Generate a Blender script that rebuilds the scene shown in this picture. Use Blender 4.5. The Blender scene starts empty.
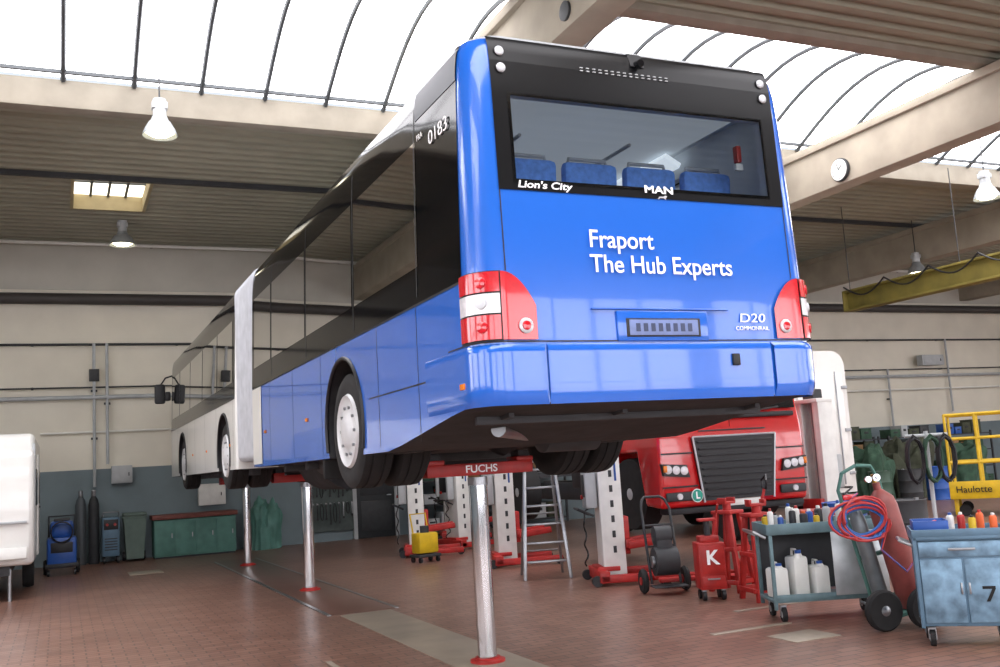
import bpy, bmesh, math, random
from mathutils import Vector, Matrix, Euler, noise
random.seed(7)
pi=math.pi
scene=bpy.context.scene
COL=scene.collection
try: scene.view_settings.view_transform='Standard'
except Exception: pass

# ---------------------------------------------------------------- materials
def lin(h):
    h=h.lstrip('#'); o=[]
    for i in (0,2,4):
        c=int(h[i:i+2],16)/255
        o.append(c/12.92 if c<=.04045 else ((c+.055)/1.055)**2.4)
    return o
MATS={}
def M(name,hexc,rough=.5,metal=0,var=.08,scale=5,bump=0,emit=0,coat=0,spec=None):
    if name in MATS: return MATS[name]
    m=bpy.data.materials.new(name); m.use_nodes=True
    nt=m.node_tree; N=nt.nodes; L=nt.links
    b=N['Principled BSDF']; c=lin(hexc)
    tc=N.new('ShaderNodeTexCoord'); nz=N.new('ShaderNodeTexNoise')
    nz.inputs['Scale'].default_value=scale; nz.inputs['Detail'].default_value=4
    L.new(tc.outputs['Object'],nz.inputs['Vector'])
    cr=N.new('ShaderNodeValToRGB')
    cr.color_ramp.elements[0].position=.3; cr.color_ramp.elements[1].position=.7
    cr.color_ramp.elements[0].color=[max(0,x*(1-var)) for x in c]+[1]
    cr.color_ramp.elements[1].color=[min(1,x*(1+var)) for x in c]+[1]
    L.new(nz.outputs['Fac'],cr.inputs['Fac']); L.new(cr.outputs['Color'],b.inputs['Base Color'])
    b.inputs['Roughness'].default_value=rough; b.inputs['Metallic'].default_value=metal
    if spec is not None: b.inputs['Specular IOR Level'].default_value=spec
    if coat: b.inputs['Coat Weight'].default_value=coat; b.inputs['Coat Roughness'].default_value=.04
    if bump:
        bp=N.new('ShaderNodeBump'); bp.inputs['Strength'].default_value=bump; bp.inputs['Distance'].default_value=.02
        L.new(nz.outputs['Fac'],bp.inputs['Height']); L.new(bp.outputs['Normal'],b.inputs['Normal'])
    if emit:
        L.new(cr.outputs['Color'],b.inputs['Emission Color']); b.inputs['Emission Strength'].default_value=emit
    MATS[name]=m; return m
def glassmat(name,hexc,ior=1.5):
    m=bpy.data.materials.new(name); m.use_nodes=True
    nt=m.node_tree; N=nt.nodes; L=nt.links; N.remove(N['Principled BSDF'])
    out=N['Material Output']; t=N.new('ShaderNodeBsdfTransparent'); t.inputs[0].default_value=lin(hexc)+[1]
    g=N.new('ShaderNodeBsdfGlossy'); g.inputs['Roughness'].default_value=.02
    lw=N.new('ShaderNodeFresnel'); lw.inputs['IOR'].default_value=ior
    mx=N.new('ShaderNodeMixShader'); L.new(lw.outputs[0],mx.inputs[0]); L.new(t.outputs[0],mx.inputs[1]); L.new(g.outputs[0],mx.inputs[2])
    L.new(mx.outputs[0],out.inputs['Surface']); return m
BLUE=M('bus_blue_paint','#1d62c6',.2,0,.03,1.5,coat=.8)
WHITEP=M('white_paint','#dcdcd8',.3,0,.04,2,coat=.5)
ROOFP=M('roof_paint','#a9adb0',.5,0,.05,2)
BLACKG=M('black_gloss','#0a0c10',.08,0,.1,3,coat=.3)
BLACKS=M('black_side_gloss','#08090c',.08,0,.1,3,spec=.12)
BLACKR=M('black_rear_panel','#08090c',.3,0,.1,3,spec=.25)
BLACK=M('black_plastic','#15161a',.5,0,.2,8)
VINK=M('black_vinyl','#0c0c0c',.7,0,.05,8)
UNDER=M('underbody_black','#232427',.75,0,.5,5,bump=.3)
DARK=M('dark_grey','#2f3134',.6,0,.2,7)
RUBBER=M('rubber','#1a1a1b',.85,0,.25,9,bump=.2)
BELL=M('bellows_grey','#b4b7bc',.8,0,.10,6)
BELLSHADE=M('bellows_pleat_shade','#8e9298',.85,0,.10,6)  # shade of the pleat valleys put into the colour of alternate fold faces
STEEL=M('steel','#9a9da0',.32,.9,.12,8)
CHROME=M('chrome','#d8dadc',.12,1,.04,6)
SILVER=M('silver_paint','#c2c5c8',.35,.4,.08,8)
RIMP=M('rim_pale_silver','#cfd1d3',.45,.15,.06,8)
REDL=M('red_lens','#c41022',.15,0,.12,20,coat=1)
WHL=M('clear_lens','#d8d8dc',.12,0,.12,30,coat=1)
ORL=M('orange_lens','#e07a14',.2,0,.1,20)
RED=M('red_paint','#a82420',.45,0,.25,6)
TRED=M('truck_red','#c81216',.22,0,.06,2,coat=1)
YEL=M('yellow_paint','#cba818',.45,0,.15,6)
OLY=M('crane_olive_yellow','#786d30',.75,0,.2,3)
WHITE=M('white_enamel','#dfe0dc',.45,0,.08,5)
TXT=M('white_vinyl','#fafbfc',.5,0,.02,5)
GREYL=M('light_grey','#a9adaf',.5,0,.1,5)
GREYB=M('blue_grey_enamel','#567489',.45,.1,.14,6)
GREEN=M('green_cloth','#34503f',.85,0,.3,6,bump=.5)
TEAL=M('teal_enamel','#4d7a70',.6,0,.15,5)
SEAT=M('seat_blue','#6a9cf0',.8,0,.2,25)
INT=M('bus_interior','#c4c8cc',.7,0,.08,4)
CANV=M('olive_canvas','#3f4334',.9,0,.4,5,bump=.6)
BLUEO=M('blue_plastic','#1f4f9c',.4,0,.1,6)
BRONZE=M('acetylene_red','#8a4540',.45,0,.2,8)
CONC=M('concrete','#8f887b',.85,0,.12,3,bump=.1)
CONCD=M('girder_concrete','#a39a8a',.85,0,.12,2,bump=.1)
WOOD=M('wood','#8a6a44',.7,0,.2,8)
PLAS=M('milky_plastic','#dfe0da',.4,0,.06,8)
TGLASS=glassmat('tinted_glass','#15171b',1.2)
CLGLASS=glassmat('clear_side_glass','#e4e8ec')
RGLASS=glassmat('rear_glass','#d8dee2')

# ---------------------------------------------------------------- mesh builder
def ortho(d):
    d=Vector(d).normalized()
    a=Vector((0,0,1)) if abs(d.z)<.9 else Vector((1,0,0))
    x=d.cross(a).normalized(); y=d.cross(x).normalized(); return x,y,d
class MB:
    def __init__(s): s.v=[];s.f=[];s.mi=[];s.mats=[];s.T=Matrix.Identity(4);s.cuts=[]
    def k(s,m):
        if m not in s.mats: s.mats.append(m)
        return s.mats.index(m)
    def cut(s):
        if not s.cuts or s.cuts[-1]!=(len(s.v),len(s.f)): s.cuts.append((len(s.v),len(s.f)))
        return s
    def add(s,vs,fs,mat):
        o=len(s.v); k=s.k(mat)
        s.v+= [tuple(s.T@Vector(v)) for v in vs]
        for f in fs: s.f.append([i+o for i in f]); s.mi.append(k)
        return s
    def box(s,c,d,mat,bev=0,rot=None):
        bm=bmesh.new(); bmesh.ops.create_cube(bm,size=1)
        bmesh.ops.scale(bm,vec=d,verts=bm.verts)
        if bev: bmesh.ops.bevel(bm,geom=bm.edges[:],offset=bev,segments=2,affect='EDGES',profile=.5)
        Mx=Matrix.Translation(c)@(Euler(rot).to_matrix().to_4x4() if rot else Matrix.Identity(4))
        vs=[Mx@v.co for v in bm.verts]; bm.verts.index_update()
        fs=[[v.index for v in f.verts] for f in bm.faces]; bm.free()
        return s.add(vs,fs,mat)
    def cyl(s,p,q,r,mat,n=18,r2=None):
        p=Vector(p);q=Vector(q); r2=r if r2 is None else r2
        x,y,d=ortho(q-p); vs=[];fs=[]
        for c,rr in ((p,r),(q,r2)):
            for i in range(n):
                a=2*pi*i/n; vs.append(c+(x*math.cos(a)+y*math.sin(a))*rr)
        for i in range(n): j=(i+1)%n; fs.append([i,j,n+j,n+i])
        fs.append(list(range(n))[::-1]); fs.append(list(range(n,2*n)))
        return s.add(vs,fs,mat)
    def lathe(s,prof,o,d,mat,n=28):
        o=Vector(o); x,y,d=ortho(d); vs=[];fs=[]
        for r,h in prof:
            for i in range(n):
                a=2*pi*i/n; vs.append(o+d*h+(x*math.cos(a)+y*math.sin(a))*max(r,.0005))
        for j in range(len(prof)-1):
            for i in range(n):
                k=(i+1)%n; fs.append([j*n+i,j*n+k,(j+1)*n+k,(j+1)*n+i])
        fs.append(list(range(n))[::-1]); m=(len(prof)-1)*n; fs.append([m+i for i in range(n)])
        return s.add(vs,fs,mat)
    def tube(s,pts,r,mat,n=8,closed=False):
        pts=[Vector(p) for p in pts]; vs=[];fs=[]; m=len(pts); px=None
        for i,p in enumerate(pts):
            if closed: t=(pts[(i+1)%m]-pts[i-1])
            else: t=(pts[min(i+1,m-1)]-pts[max(i-1,0)])
            t.normalize()
            if px is None: px,_,_=ortho(t)
            px=(px-t*px.dot(t)).normalized(); py=t.cross(px)
            for j in range(n):
                a=2*pi*j/n; vs.append(p+(px*math.cos(a)+py*math.sin(a))*r)
        for i in range(m if closed else m-1):
            a=i*n;b=((i+1)%m)*n
            for j in range(n): k=(j+1)%n; fs.append([a+j,a+k,b+k,b+j])
        if not closed: fs.append(list(range(n))[::-1]); fs.append([(m-1)*n+j for j in range(n)])
        return s.add(vs,fs,mat)
    def prism(s,poly,axis,lo,hi,mat):
        def mp(a,b,c):
            return {'x':(c,a,b),'y':(a,c,b),'z':(a,b,c)}[axis]
        n=len(poly); vs=[mp(a,b,lo) for a,b in poly]+[mp(a,b,hi) for a,b in poly]
        fs=[[i,(i+1)%n,n+(i+1)%n,n+i] for i in range(n)]+[list(range(n))[::-1],list(range(n,2*n))]
        return s.add(vs,fs,mat)
    def grid(s,fn,nu,nv,mat):
        vs=[fn(i/nu,j/nv) for i in range(nu+1) for j in range(nv+1)]
        fs=[[i*(nv+1)+j,(i+1)*(nv+1)+j,(i+1)*(nv+1)+j+1,i*(nv+1)+j+1] for i in range(nu) for j in range(nv)]
        return s.add(vs,fs,mat)
    def build(s,name,parent=None,loc=(0,0,0),rot=(0,0,0),label=None,fixn=True):
        if s.cuts:
            cs=[(0,0)]+s.cuts+[(len(s.v),len(s.f))]; last=None
            for (v0,f0),(v1,f1) in zip(cs[:-1],cs[1:]):
                if f1<=f0: continue
                q=MB(); q.v=s.v[v0:v1]; q.f=[[i-v0 for i in f] for f in s.f[f0:f1]]
                q.mats=[]; q.mi=[q.k(s.mats[i]) for i in s.mi[f0:f1]]
                last=q.build(name,parent,loc,rot,label,fixn)
            return last
        me=bpy.data.meshes.new(name); me.from_pydata(s.v,[],s.f); me.update()
        for m in s.mats: me.materials.append(m)
        for p,k in zip(me.polygons,s.mi): p.material_index=k; p.use_smooth=True
        if fixn:
            bm=bmesh.new(); bm.from_mesh(me); bmesh.ops.recalc_face_normals(bm,faces=bm.faces); bm.to_mesh(me); bm.free()
        try: me.set_sharp_from_angle(angle=math.radians(38))
        except Exception: pass
        ob=bpy.data.objects.new(name,me); COL.objects.link(ob)
        ob.location=loc; ob.rotation_euler=rot
        if parent: ob.parent=parent
        if label: ob['label']=label
        return ob
def thing(name,loc,rz,label,cat,group=None):
    e=bpy.data.objects.new(name,None); e.empty_display_size=.2; COL.objects.link(e)
    e.location=loc; e.rotation_euler=(0,0,rz); e['label']=label; e['category']=cat
    if group: e['group']=group
    return e
def tag(ob,label,cat,group=None):
    ob['label']=label; ob['category']=cat
    if group: ob['group']=group
    return ob
def struct(ob): ob['kind']='structure'; return ob
def copy_tree(o,parent=None):
    c=o.copy(); COL.objects.link(c)
    if parent: c.parent=parent
    for ch in o.children: copy_tree(ch,c)
    return c
def copy_thing(o,loc,rz,label=None):
    c=copy_tree(o); c.location=loc; c.rotation_euler=(0,0,rz)
    if label: c['label']=label
    return c
def text(s,size,loc,rot,mat,parent,name='lettering',align='LEFT',ext=.0015,shear=0,sx=1,bold=0):
    cu=bpy.data.curves.new(name,'FONT'); cu.body=s; cu.size=size; cu.extrude=ext; cu.align_x=align; cu.align_y='CENTER'
    cu.shear=shear; cu.offset=bold
    o=bpy.data.objects.new('tmp',cu); COL.objects.link(o); bpy.context.view_layer.update()
    me=bpy.data.meshes.new_from_object(o.evaluated_get(bpy.context.evaluated_depsgraph_get()))
    bpy.data.objects.remove(o); me.materials.clear(); me.materials.append(mat); me.name=name
    ob=bpy.data.objects.new(name,me); COL.objects.link(ob); ob.location=loc; ob.rotation_euler=rot; ob.scale=(sx,1,1)
    if parent: ob.parent=parent
    return ob

# ================================================================= ROOM
XL,XR,YB,YF=-10,34,24.5,-8
H=7.42
fm=bpy.data.materials.new('floor_tiles'); fm.use_nodes=True
nt=fm.node_tree;N=nt.nodes;L=nt.links;b=N['Principled BSDF']
tc=N.new('ShaderNodeTexCoord'); br=N.new('ShaderNodeTexBrick')
br.inputs['Scale'].default_value=1; br.inputs['Brick Width'].default_value=.24; br.inputs['Row Height'].default_value=.12
br.inputs['Mortar Size'].default_value=.008; br.inputs['Color1'].default_value=lin('#8b6859')+[1]; br.inputs['Color2'].default_value=lin('#765548')+[1]
br.inputs['Mortar'].default_value=lin('#51403a')+[1]
L.new(tc.outputs['Object'],br.inputs['Vector'])
n1=N.new('ShaderNodeTexNoise'); n1.inputs['Scale'].default_value=.35; n1.inputs['Detail'].default_value=8; n1.inputs['Roughness'].default_value=.55
L.new(tc.outputs['Object'],n1.inputs['Vector'])
mx=N.new('ShaderNodeMix'); mx.data_type='RGBA'; mx.blend_type='MULTIPLY'; mx.inputs[0].default_value=.5
cr=N.new('ShaderNodeValToRGB'); cr.color_ramp.elements[0].position=.25;cr.color_ramp.elements[1].position=.75
cr.color_ramp.elements[0].color=(.8,.8,.8,1); cr.color_ramp.elements[1].color=(1.1,1.1,1.1,1)
L.new(n1.outputs['Fac'],cr.inputs[0]); L.new(br.outputs['Color'],mx.inputs[6]); L.new(cr.outputs[0],mx.inputs[7]); L.new(mx.outputs[2],b.inputs['Base Color'])
mr=N.new('ShaderNodeMapRange'); mr.inputs[1].default_value=.3; mr.inputs[2].default_value=.7; mr.inputs[3].default_value=.30; mr.inputs[4].default_value=.38
L.new(n1.outputs['Fac'],mr.inputs[0]); L.new(mr.outputs[0],b.inputs['Roughness'])
bp=N.new('ShaderNodeBump'); bp.inputs['Strength'].default_value=.2; bp.inputs['Distance'].default_value=.003
L.new(br.outputs['Fac'],bp.inputs['Height']); bp.invert=True; L.new(bp.outputs['Normal'],b.inputs['Normal'])
struct(MB().box(((XL+XR)/2,(YB+YF)/2,-.1),(XR-XL+.6,YB-YF+.6,.2),fm).build('floor'))
WALLW=M('wall_white','#dad5c6',.8,0,.06,1.2,bump=.05); WALLG=M('wall_grey_blue','#6c7a7f',.7,0,.1,1.5)
BAND=M('wall_band_grey','#b9b6ab',.8,0,.06,1.5)
def wall(name,a,b2,y,rotx=False):
    mb=MB()
    for z0,z1,mt,t in ((0,2.1,WALLG,.3),(2.1,6.28,WALLW,.3),(6.28,8.6,BAND,.36)):
        if rotx: mb.box((y,(a+b2)/2,(z0+z1)/2),(t,b2-a,z1-z0),mt)
        else: mb.box(((a+b2)/2,y,(z0+z1)/2),(b2-a,t,z1-z0),mt)
    return struct(mb.build(name))
wall('wall_back',XL,XR,YB+.15)
wall('wall_left',YF,YB,XL-.15,True)
wall('wall_right',YF,YB,XR+.15,True)
wall('wall_front',XL,XR,YF-.15)
WING=M('unseen_daylight_glazing','#f6f4fa',.4,0,.02,1,emit=5.2)
FRM=M('window_frame','#505356',.5,.2,.1,5)
for i,x0 in enumerate((-8.5,-3,2.5,8,13.5,19,24.5)):
    mb=MB(); mb.box((x0+2.4,YF+.03,3.1),(4.8,.04,4.6),WING)
    for k in range(5): mb.box((x0+1.2*k,YF+.07,3.1),(.08,.08,4.7),FRM)
    for k in range(5): mb.box((x0+2.4,YF+.07,.8+1.15*k),(4.88,.08,.08),FRM)
    struct(mb.build('window_%d'%(10+i)))
for j,(X,sg) in enumerate(((XL,1),(XR,-1))):  # side wall glazing added out of view to brighten the hall
    for i in range(4):
        y0=-6+6*i; mb=MB(); mb.box((X+sg*.03,y0+2.3,4.3),(.04,4.6,3.2),WING)
        for k in range(5): mb.box((X+sg*.07,y0+1.15*k,4.3),(.08,.08,3.3),FRM)
        for z in (2.7,4.3,5.9): mb.box((X+sg*.07,y0+2.3,z),(.08,4.7,.08),FRM)
        struct(mb.build('window_%d'%(70+4*j+i)))
CEIL=M('corrugated_ceiling','#949382',.7,.0,.1,1)
def corr(mb,y0,y1,x0,x1,holes=()):
    per=.33; y=y0; zz=[]
    while y<y1-1e-4:
        for dy,dz in ((0,0),(.13,0),(.17,.07),(.29,.07)):
            if y+dy<y1: zz.append((y+dy,H+dz))
        y+=per
    zz.append((y1,H))
    for (ya,za),(yb,zb) in zip(zz[:-1],zz[1:]):
        segs=[(x0,x1)]
        for hx0,hx1,hy0,hy1 in holes:
            if ya<hy1 and yb>hy0: segs=[(x0,hx0),(hx1,x1)]
        for a,c in segs: mb.add([(a,ya,za),(c,ya,za),(c,yb,zb),(a,yb,zb)],[[0,1,2,3]],CEIL)
mb=MB(); hole=(.25,1.6,19.3,21.4)
corr(mb,15.15,YB,XL,XR,[hole]); corr(mb,4.3,10.1,XL,XR); corr(mb,YF,-.6,XL,XR)
struct(mb.build('ceiling',fixn=False))
SKYG=M('skylight_glazing','#f7f6fa',.5,0,.03,.6,emit=6.4)
HATCH=M('hatch_glazing','#fbf6e6',.5,0,.03,.6,emit=3.0)
mb=MB(); HX=(hole[0]+hole[1])/2; HY=(hole[2]+hole[3])/2
mb.box((HX,HY,H+.32),(1.35,2.1,.03),HATCH)
for sx in (-1,1): mb.box((HX+sx*.7,HY,H+.17),(.06,2.2,.36),M('hatch_lining','#a89a78',.8))
for sy in (-1,1): mb.box((HX,HY+sy*1.07,H+.17),(1.4,.06,.36),M('hatch_lining','#a89a78',.8))
for sx in (-.34,0,.34): mb.box((HX+sx,HY,H+.29),(.05,2.1,.05),FRM)
mb.box((HX,HY,H+.29),(1.35,.06,.06),FRM)
struct(mb.build('window_1'))
RIB=M('rib_metal','#4c5053',.5,.3,.1,4)
GX=[-10.9,-2.7,5.3,13.3,21.3,29.3,34.5]
RISE=.8
def arc(y0,y1,rise,t):
    return y0+(y1-y0)*t, H+.16+rise*math.sin(pi*t)
def vault(idx,y0,y1,x0,x1):
    mb=MB(); n=14; x0=max(x0,XL); x1=min(x1,XR)
    mb.grid(lambda u,v:(x0+(x1-x0)*u,arc(y0,y1,RISE,v)[0],arc(y0,y1,RISE,v)[1]+.05),1,n,SKYG)
    k=math.ceil(x0/.97)
    while k*.97+.05<x1:
        x=k*.97+.05; k+=1
        pts=[(x,)+arc(y0,y1,RISE,i/n) for i in range(n+1)]
        mb.tube(pts,.038,RIB,n=6)
    for t in (.03,.97):
        yy,zz=arc(y0,y1,RISE,t); mb.box(((x0+x1)/2,yy,zz),(x1-x0,.05,.05),RIB)
    return struct(mb.build('window_%d'%idx,fixn=False))
for i in range(len(GX)-1):
    vault(20+i,10.2,14.9,GX[i],GX[i+1]); vault(40+i,-.5,4.2,GX[i],GX[i+1])
t=60
for X in (XL,XR):
    for y0,y1 in ((10.2,14.9),(-.5,4.2)): struct(MB().box((X,(y0+y1)/2,H+.8),(.1,y1-y0,1.8),WALLW).build('trim_%d'%t)); t+=1
t=1
for y,hh in ((15.05,.42),(10.1,.28),(4.28,.3),(-.6,.3)):
    struct(MB().box(((XL+XR)/2,y,H+.16-hh/2+.02),(XR-XL,.26,hh),CONC,.01).build('trim_%d'%t)); t+=1
for x in GX[1:-1]:
    mb=MB(); mb.box((x,(YF+YB)/2,6.82),(.42,YB-YF,.9),CONCD,.02); mb.box((x,(YF+YB)/2,7.22),(.56,YB-YF,.14),CONCD,.01)
    struct(mb.build('trim_%d'%t)); t+=1
struct(MB().box(((XL+XR)/2,19.0,H-.03),(XR-XL,.1,.1),DARK).build('trim_%d'%t)); t+=1
STRIP=M('floor_strip_concrete','#928778',.4,0,.2,2); STRIP2=M('floor_strip_dark','#6b5148',.35,.1,.1,2)
mb=MB(); mb.box((3.34,8.2,.003),(.62,7.0,.006),STRIP,.001); struct(mb.build('trim_%d'%t)); t+=1
mb=MB(); mb.box((3.34,16.6,.003),(.8,9.6,.006),STRIP2,.001)
for sx in (-.42,.42): mb.box((3.34+sx,16.6,.005),(.05,9.6,.01),STEEL)
struct(mb.build('trim_%d'%t)); t+=1
for x,y,w,d,m in ((7.1,8.6,1.4,.07,STRIP),(5.9,7.7,.9,.08,STRIP),(6.0,7.1,.5,.4,STRIP),(2.2,8.4,.05,1.2,STRIP),(1.5,20.5,.6,.8,STRIP)):
    struct(MB().box((x,y,.003),(w,d,.006),m,.001).build('trim_%d'%t)); t+=1

# ================================================================= BUS
Z0=1.54
bus=thing('articulated_bus',(3.395,5.03,Z0),0,'long blue, black and white articulated city bus raised on posts','bus')
INS=[(1.5,0),(2.3,0),(2.76,.004),(3.3,.018),(3.9,.036),(4.08,.046),(4.17,.058),(4.235,.08),(4.28,.13),(4.31,.24),(4.32,.38)]
ZTOP=4.235
def ins(z):
    if z<=INS[0][0]: return 0
    for (a,x),(c,y) in zip(INS[:-1],INS[1:]):
        if z<=c: return x+(y-x)*(z-a)/(c-a)
    return INS[-1][1]
R=.19; HW=1.235
def ring(y0,y1,i,rr,rf,zf):
    P=[]
    hw=HW-i; a0=y0+i*(1 if rr>.05 else 0); a1=y1-i*(1 if rf>.05 else 0)
    ns=22
    for k in range(ns+1):
        P.append((-hw,a1-rf+(a0+rr-a1+rf)*k/ns))
    for k in range(1,9): a=k/9*pi/2; P.append((-hw+rr-rr*math.cos(a),a0+rr-rr*math.sin(a)))
    for k in range(0,7): P.append((-hw+rr+(2*hw-2*rr)*k/6,a0))
    for k in range(1,9): a=k/9*pi/2; P.append((hw-rr+rr*math.sin(a),a0+rr-rr*math.cos(a)))
    for k in range(ns+1): P.append((hw,a0+rr+(a1-rf-a0-rr)*k/ns))
    for k in range(1,6): a=k/6*pi/2; P.append((hw-rf+rf*math.cos(a),a1-rf+rf*math.sin(a)))
    P.append((hw-rf,a1)); P.append((-hw+rf,a1))
    for k in range(1,6): a=k/6*pi/2; P.append((-hw+rf-rf*math.sin(a),a1-rf+rf*math.cos(a)))
    return [(x,y,zf(y)) for x,y in P]
def section(name,y0,y1,rr,rf,zbot,paint,cuts,lab):
    zs=[2.2,2.5,2.76,3.3,3.9,4.08,4.17,4.235,4.28,4.31,4.32]
    rings=[ring(y0,y1,0,rr,rf,zbot)]+[ring(y0,y1,ins(z),rr,rf,lambda y,z=z:z) for z in zs]
    n=len(rings[0]); vs=[p for r in rings for p in r]; fs=[];mi=[]
    for j in range(len(rings)-1):
        for i in range(n):
            k=(i+1)%n; fs.append([j*n+i,j*n+k,(j+1)*n+k,(j+1)*n+i]); mi.append(2 if j>=8 else 0)
    fs.append(list(range(n))[::-1]); mi.append(1)
    m=(len(rings)-1)*n; fs.append([m+i for i in range(n)]); mi.append(2)
    me=bpy.data.meshes.new(name); me.from_pydata(vs,[],fs)
    mats=[paint,UNDER,ROOFP,INT]
    for x in mats: me.materials.append(x)
    for p,k in zip(me.polygons,mi): p.material_index=k
    bm=bmesh.new(); bm.from_mesh(me); bmesh.ops.remove_doubles(bm,verts=bm.verts,dist=1e-5)
    bmesh.ops.triangulate(bm,faces=[f for f in bm.faces if len(f.verts)>4]); bmesh.ops.recalc_face_normals(bm,faces=bm.faces); bm.to_mesh(me); bm.free()
    ob=bpy.data.objects.new(name,me); COL.objects.link(ob)
    cs=[]
    for kind,arg,k in cuts:
        mb=MB(); mb.mats=list(mats)
        if kind=='box': mb.box(arg[0],arg[1],mats[k])
        else: mb.cyl(arg[0],arg[1],arg[2],mats[k],n=40)
        c=mb.build('cut'); cs.append(c)
        md=ob.modifiers.new('b','BOOLEAN'); md.object=c; md.operation='DIFFERENCE'; md.solver='EXACT'
    bpy.context.view_layer.update()
    me2=bpy.data.meshes.new_from_object(ob.evaluated_get(bpy.context.evaluated_depsgraph_get()))
    ob.modifiers.clear(); ob.data=me2
    for c in cs: bpy.data.objects.remove(c)
    for p in me2.polygons: p.use_smooth=True
    me2.set_sharp_from_angle(angle=math.radians(32))
    ob.parent=bus; ob.location=(0,0,-Z0); ob['label']=lab
    return ob
AX=[2.95,9.57,14.8]
AZ=2.02
wr=[(1.0,2.5),(2.62,4.2),(4.32,5.9),(6.02,7.0)]
wf=[(8.75,10.1),(10.22,11.8),(11.92,13.5),(13.62,15.2),(15.35,16.6)]
def cutlist(y0,y1,wins,axles,rear):
    c=[('box',((0,(y0+y1)/2,3.49),(2.26,y1-y0-.2,1.1)),3)]
    if rear: c.append(('box',((0,.3,3.605),(1.88,1.2,.53)),3))
    for a,b2 in wins: c.append(('box',((0,(a+b2)/2,3.43),(3.2,b2-a,.84)),3))
    for a in axles:
        for s in (-1,1): c.append(('cyl',((s*1.6,a,AZ+.02),(s*.55,a,AZ+.02),.58),1))
    return c
def zrear(y):
    if y<.25: return 2.01
    if y<1.7: return 2.01-.2*(y-.25)/1.45
    return 1.81
section('body',0,7.2,R,.03,zrear,BLUE,cutlist(0,7.2,wr,AX[:1],True),'blue rear body section')
section('body',8.5,17.2,.03,.3,lambda y:1.81,WHITEP,cutlist(8.5,17.2,wf,AX[1:],False),'white front body section')
LQ=R*pi/2
def SP(u,z,off,side):
    i=ins(z)-off; half=HW-i
    if u<0: return (side*half,i+R-u,z)
    if u<LQ:
        a=u/R; return (side*(half-R+R*math.cos(a)),i+R-R*math.sin(a),z)
    return (side*(half-R-(u-LQ)),i,z)
def patch(mb,u0,u1,zlo,zhi,off,mat,side=-1,nu=8,nz=6):
    f=lambda q: q if callable(q) else (lambda u:q)
    a,b2=f(zlo),f(zhi)
    def fn(s,t):
        u=u0+(u1-u0)*s; z=a(u)+(b2(u)-a(u))*t; return SP(u,z,off,side)
    mb.grid(fn,nu,nz,mat)
def side(mb,y0,y1,z0,z1,off,mat,sd=-1,nz=5):
    mb.grid(lambda s,t:(sd*(HW-ins(z0+(z1-z0)*t)+off),y0+(y1-y0)*s,z0+(z1-z0)*t),1,nz,mat)
def rear(mb,x0,x1,z0,z1,off,mat,nz=5):
    mb.grid(lambda s,t:(x0+(x1-x0)*s,ins(z0+(z1-z0)*t)-off,z0+(z1-z0)*t),2,nz,mat)
B=lambda mb,name,label=None: mb.build(name,bus,(0,0,-Z0),label=label,fixn=False)
for (ya,yb,wins) in ((.22,7.17,wr),(8.53,16.85,wf)):
    for sd in (-1,1):
        mb=MB()
        side(mb,ya,yb,2.76,3.02,.005,BLACKS,sd); side(mb,ya,yb,3.84,4.235,.005,BLACKS,sd,8)
        e=[ya]+[q for w in wins for q in w]+[yb]
        for k in range(0,len(e),2): side(mb,e[k],e[k+1],3.02,3.84,.005,BLACKS,sd)
        B(mb,'side_band','glossy black band around the side windows')
        for w in wins:
            mb=MB(); side(mb,w[0]-.02,w[1]+.02,3.0,3.86,.008,TGLASS if sd<0 else CLGLASS,sd); B(mb,'side_window')
mb=MB()
for sd in (-1,1):
    for y in (1.05,1.95,3.7,4.9,6.1): mb.cut(); side(mb,y,y+.008,1.85,2.75,.002,BLACK,sd)
    for y in (8.7,10.3,11.6,12.9,14.0,15.6): mb.cut(); side(mb,y,y+.01,1.85,2.75,.002,DARK,sd)
    mb.cut(); side(mb,.25,7.15,2.745,2.76,.004,BLACK,sd); mb.cut(); side(mb,.9,2.2,2.22,2.23,.002,BLACK,sd)
    for y in (1.0,2.55,4.25,5.95): mb.cut(); side(mb,y-.006,y+.006,2.8,4.1,.009,DARK,sd)
B(mb,'panel_seam')
mb=MB(); side(mb,6.6,7.17,1.84,2.745,.006,WHITEP); B(mb,'white_panel','white lower panel beside the bellows')
for a in AX:
    for sd in (-1,1):
        mb=MB(); pts=[(sd*(HW+.002),a+.585*math.cos(q),AZ+.02+.585*math.sin(q)) for q in [math.radians(d) for d in range(-18,199,6)]]
        mb.tube(pts,.018,BLACK,n=6); B(mb,'wheel_arch_trim')
mb=MB(); XA,XB=-1.05,1.05
rear(mb,XA,XB,3.27,3.34,.006,BLACKR); rear(mb,XA,XB,3.86,4.08,.006,BLACKR); rear(mb,XA,XB,4.08,ZTOP+.01,.006,BLACKR,8)
rear(mb,XA,-.93,3.34,3.86,.006,BLACKR); rear(mb,.93,XB,3.34,3.86,.006,BLACKR)
B(mb,'rear_window_surround','black panel around the rear window')
mb=MB(); rear(mb,-.95,.95,3.32,3.88,.009,RGLASS); B(mb,'rear_window')
for k in range(15):
    mb=MB()
    for zz in (4.075,4.095): mb.box((-.42+k*.045,ins(zz)-.01,zz),(.02,.008,.006),GREYL)
    B(mb,'vent_slot')
for x in (-.98,.98):
    for zz in (4.03,4.14):
        mb=MB(); mb.lathe([(.03,-.02),(.03,.012),(.024,.018),(.01,.02)],(x,ins(zz)-.006,zz),(0,-1,0),SILVER,20); mb.lathe([(.034,-.02),(.034,.008)],(x,ins(zz)-.006,zz),(0,-1,0),BLACK,20); B(mb,'marker_lamp')
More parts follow.
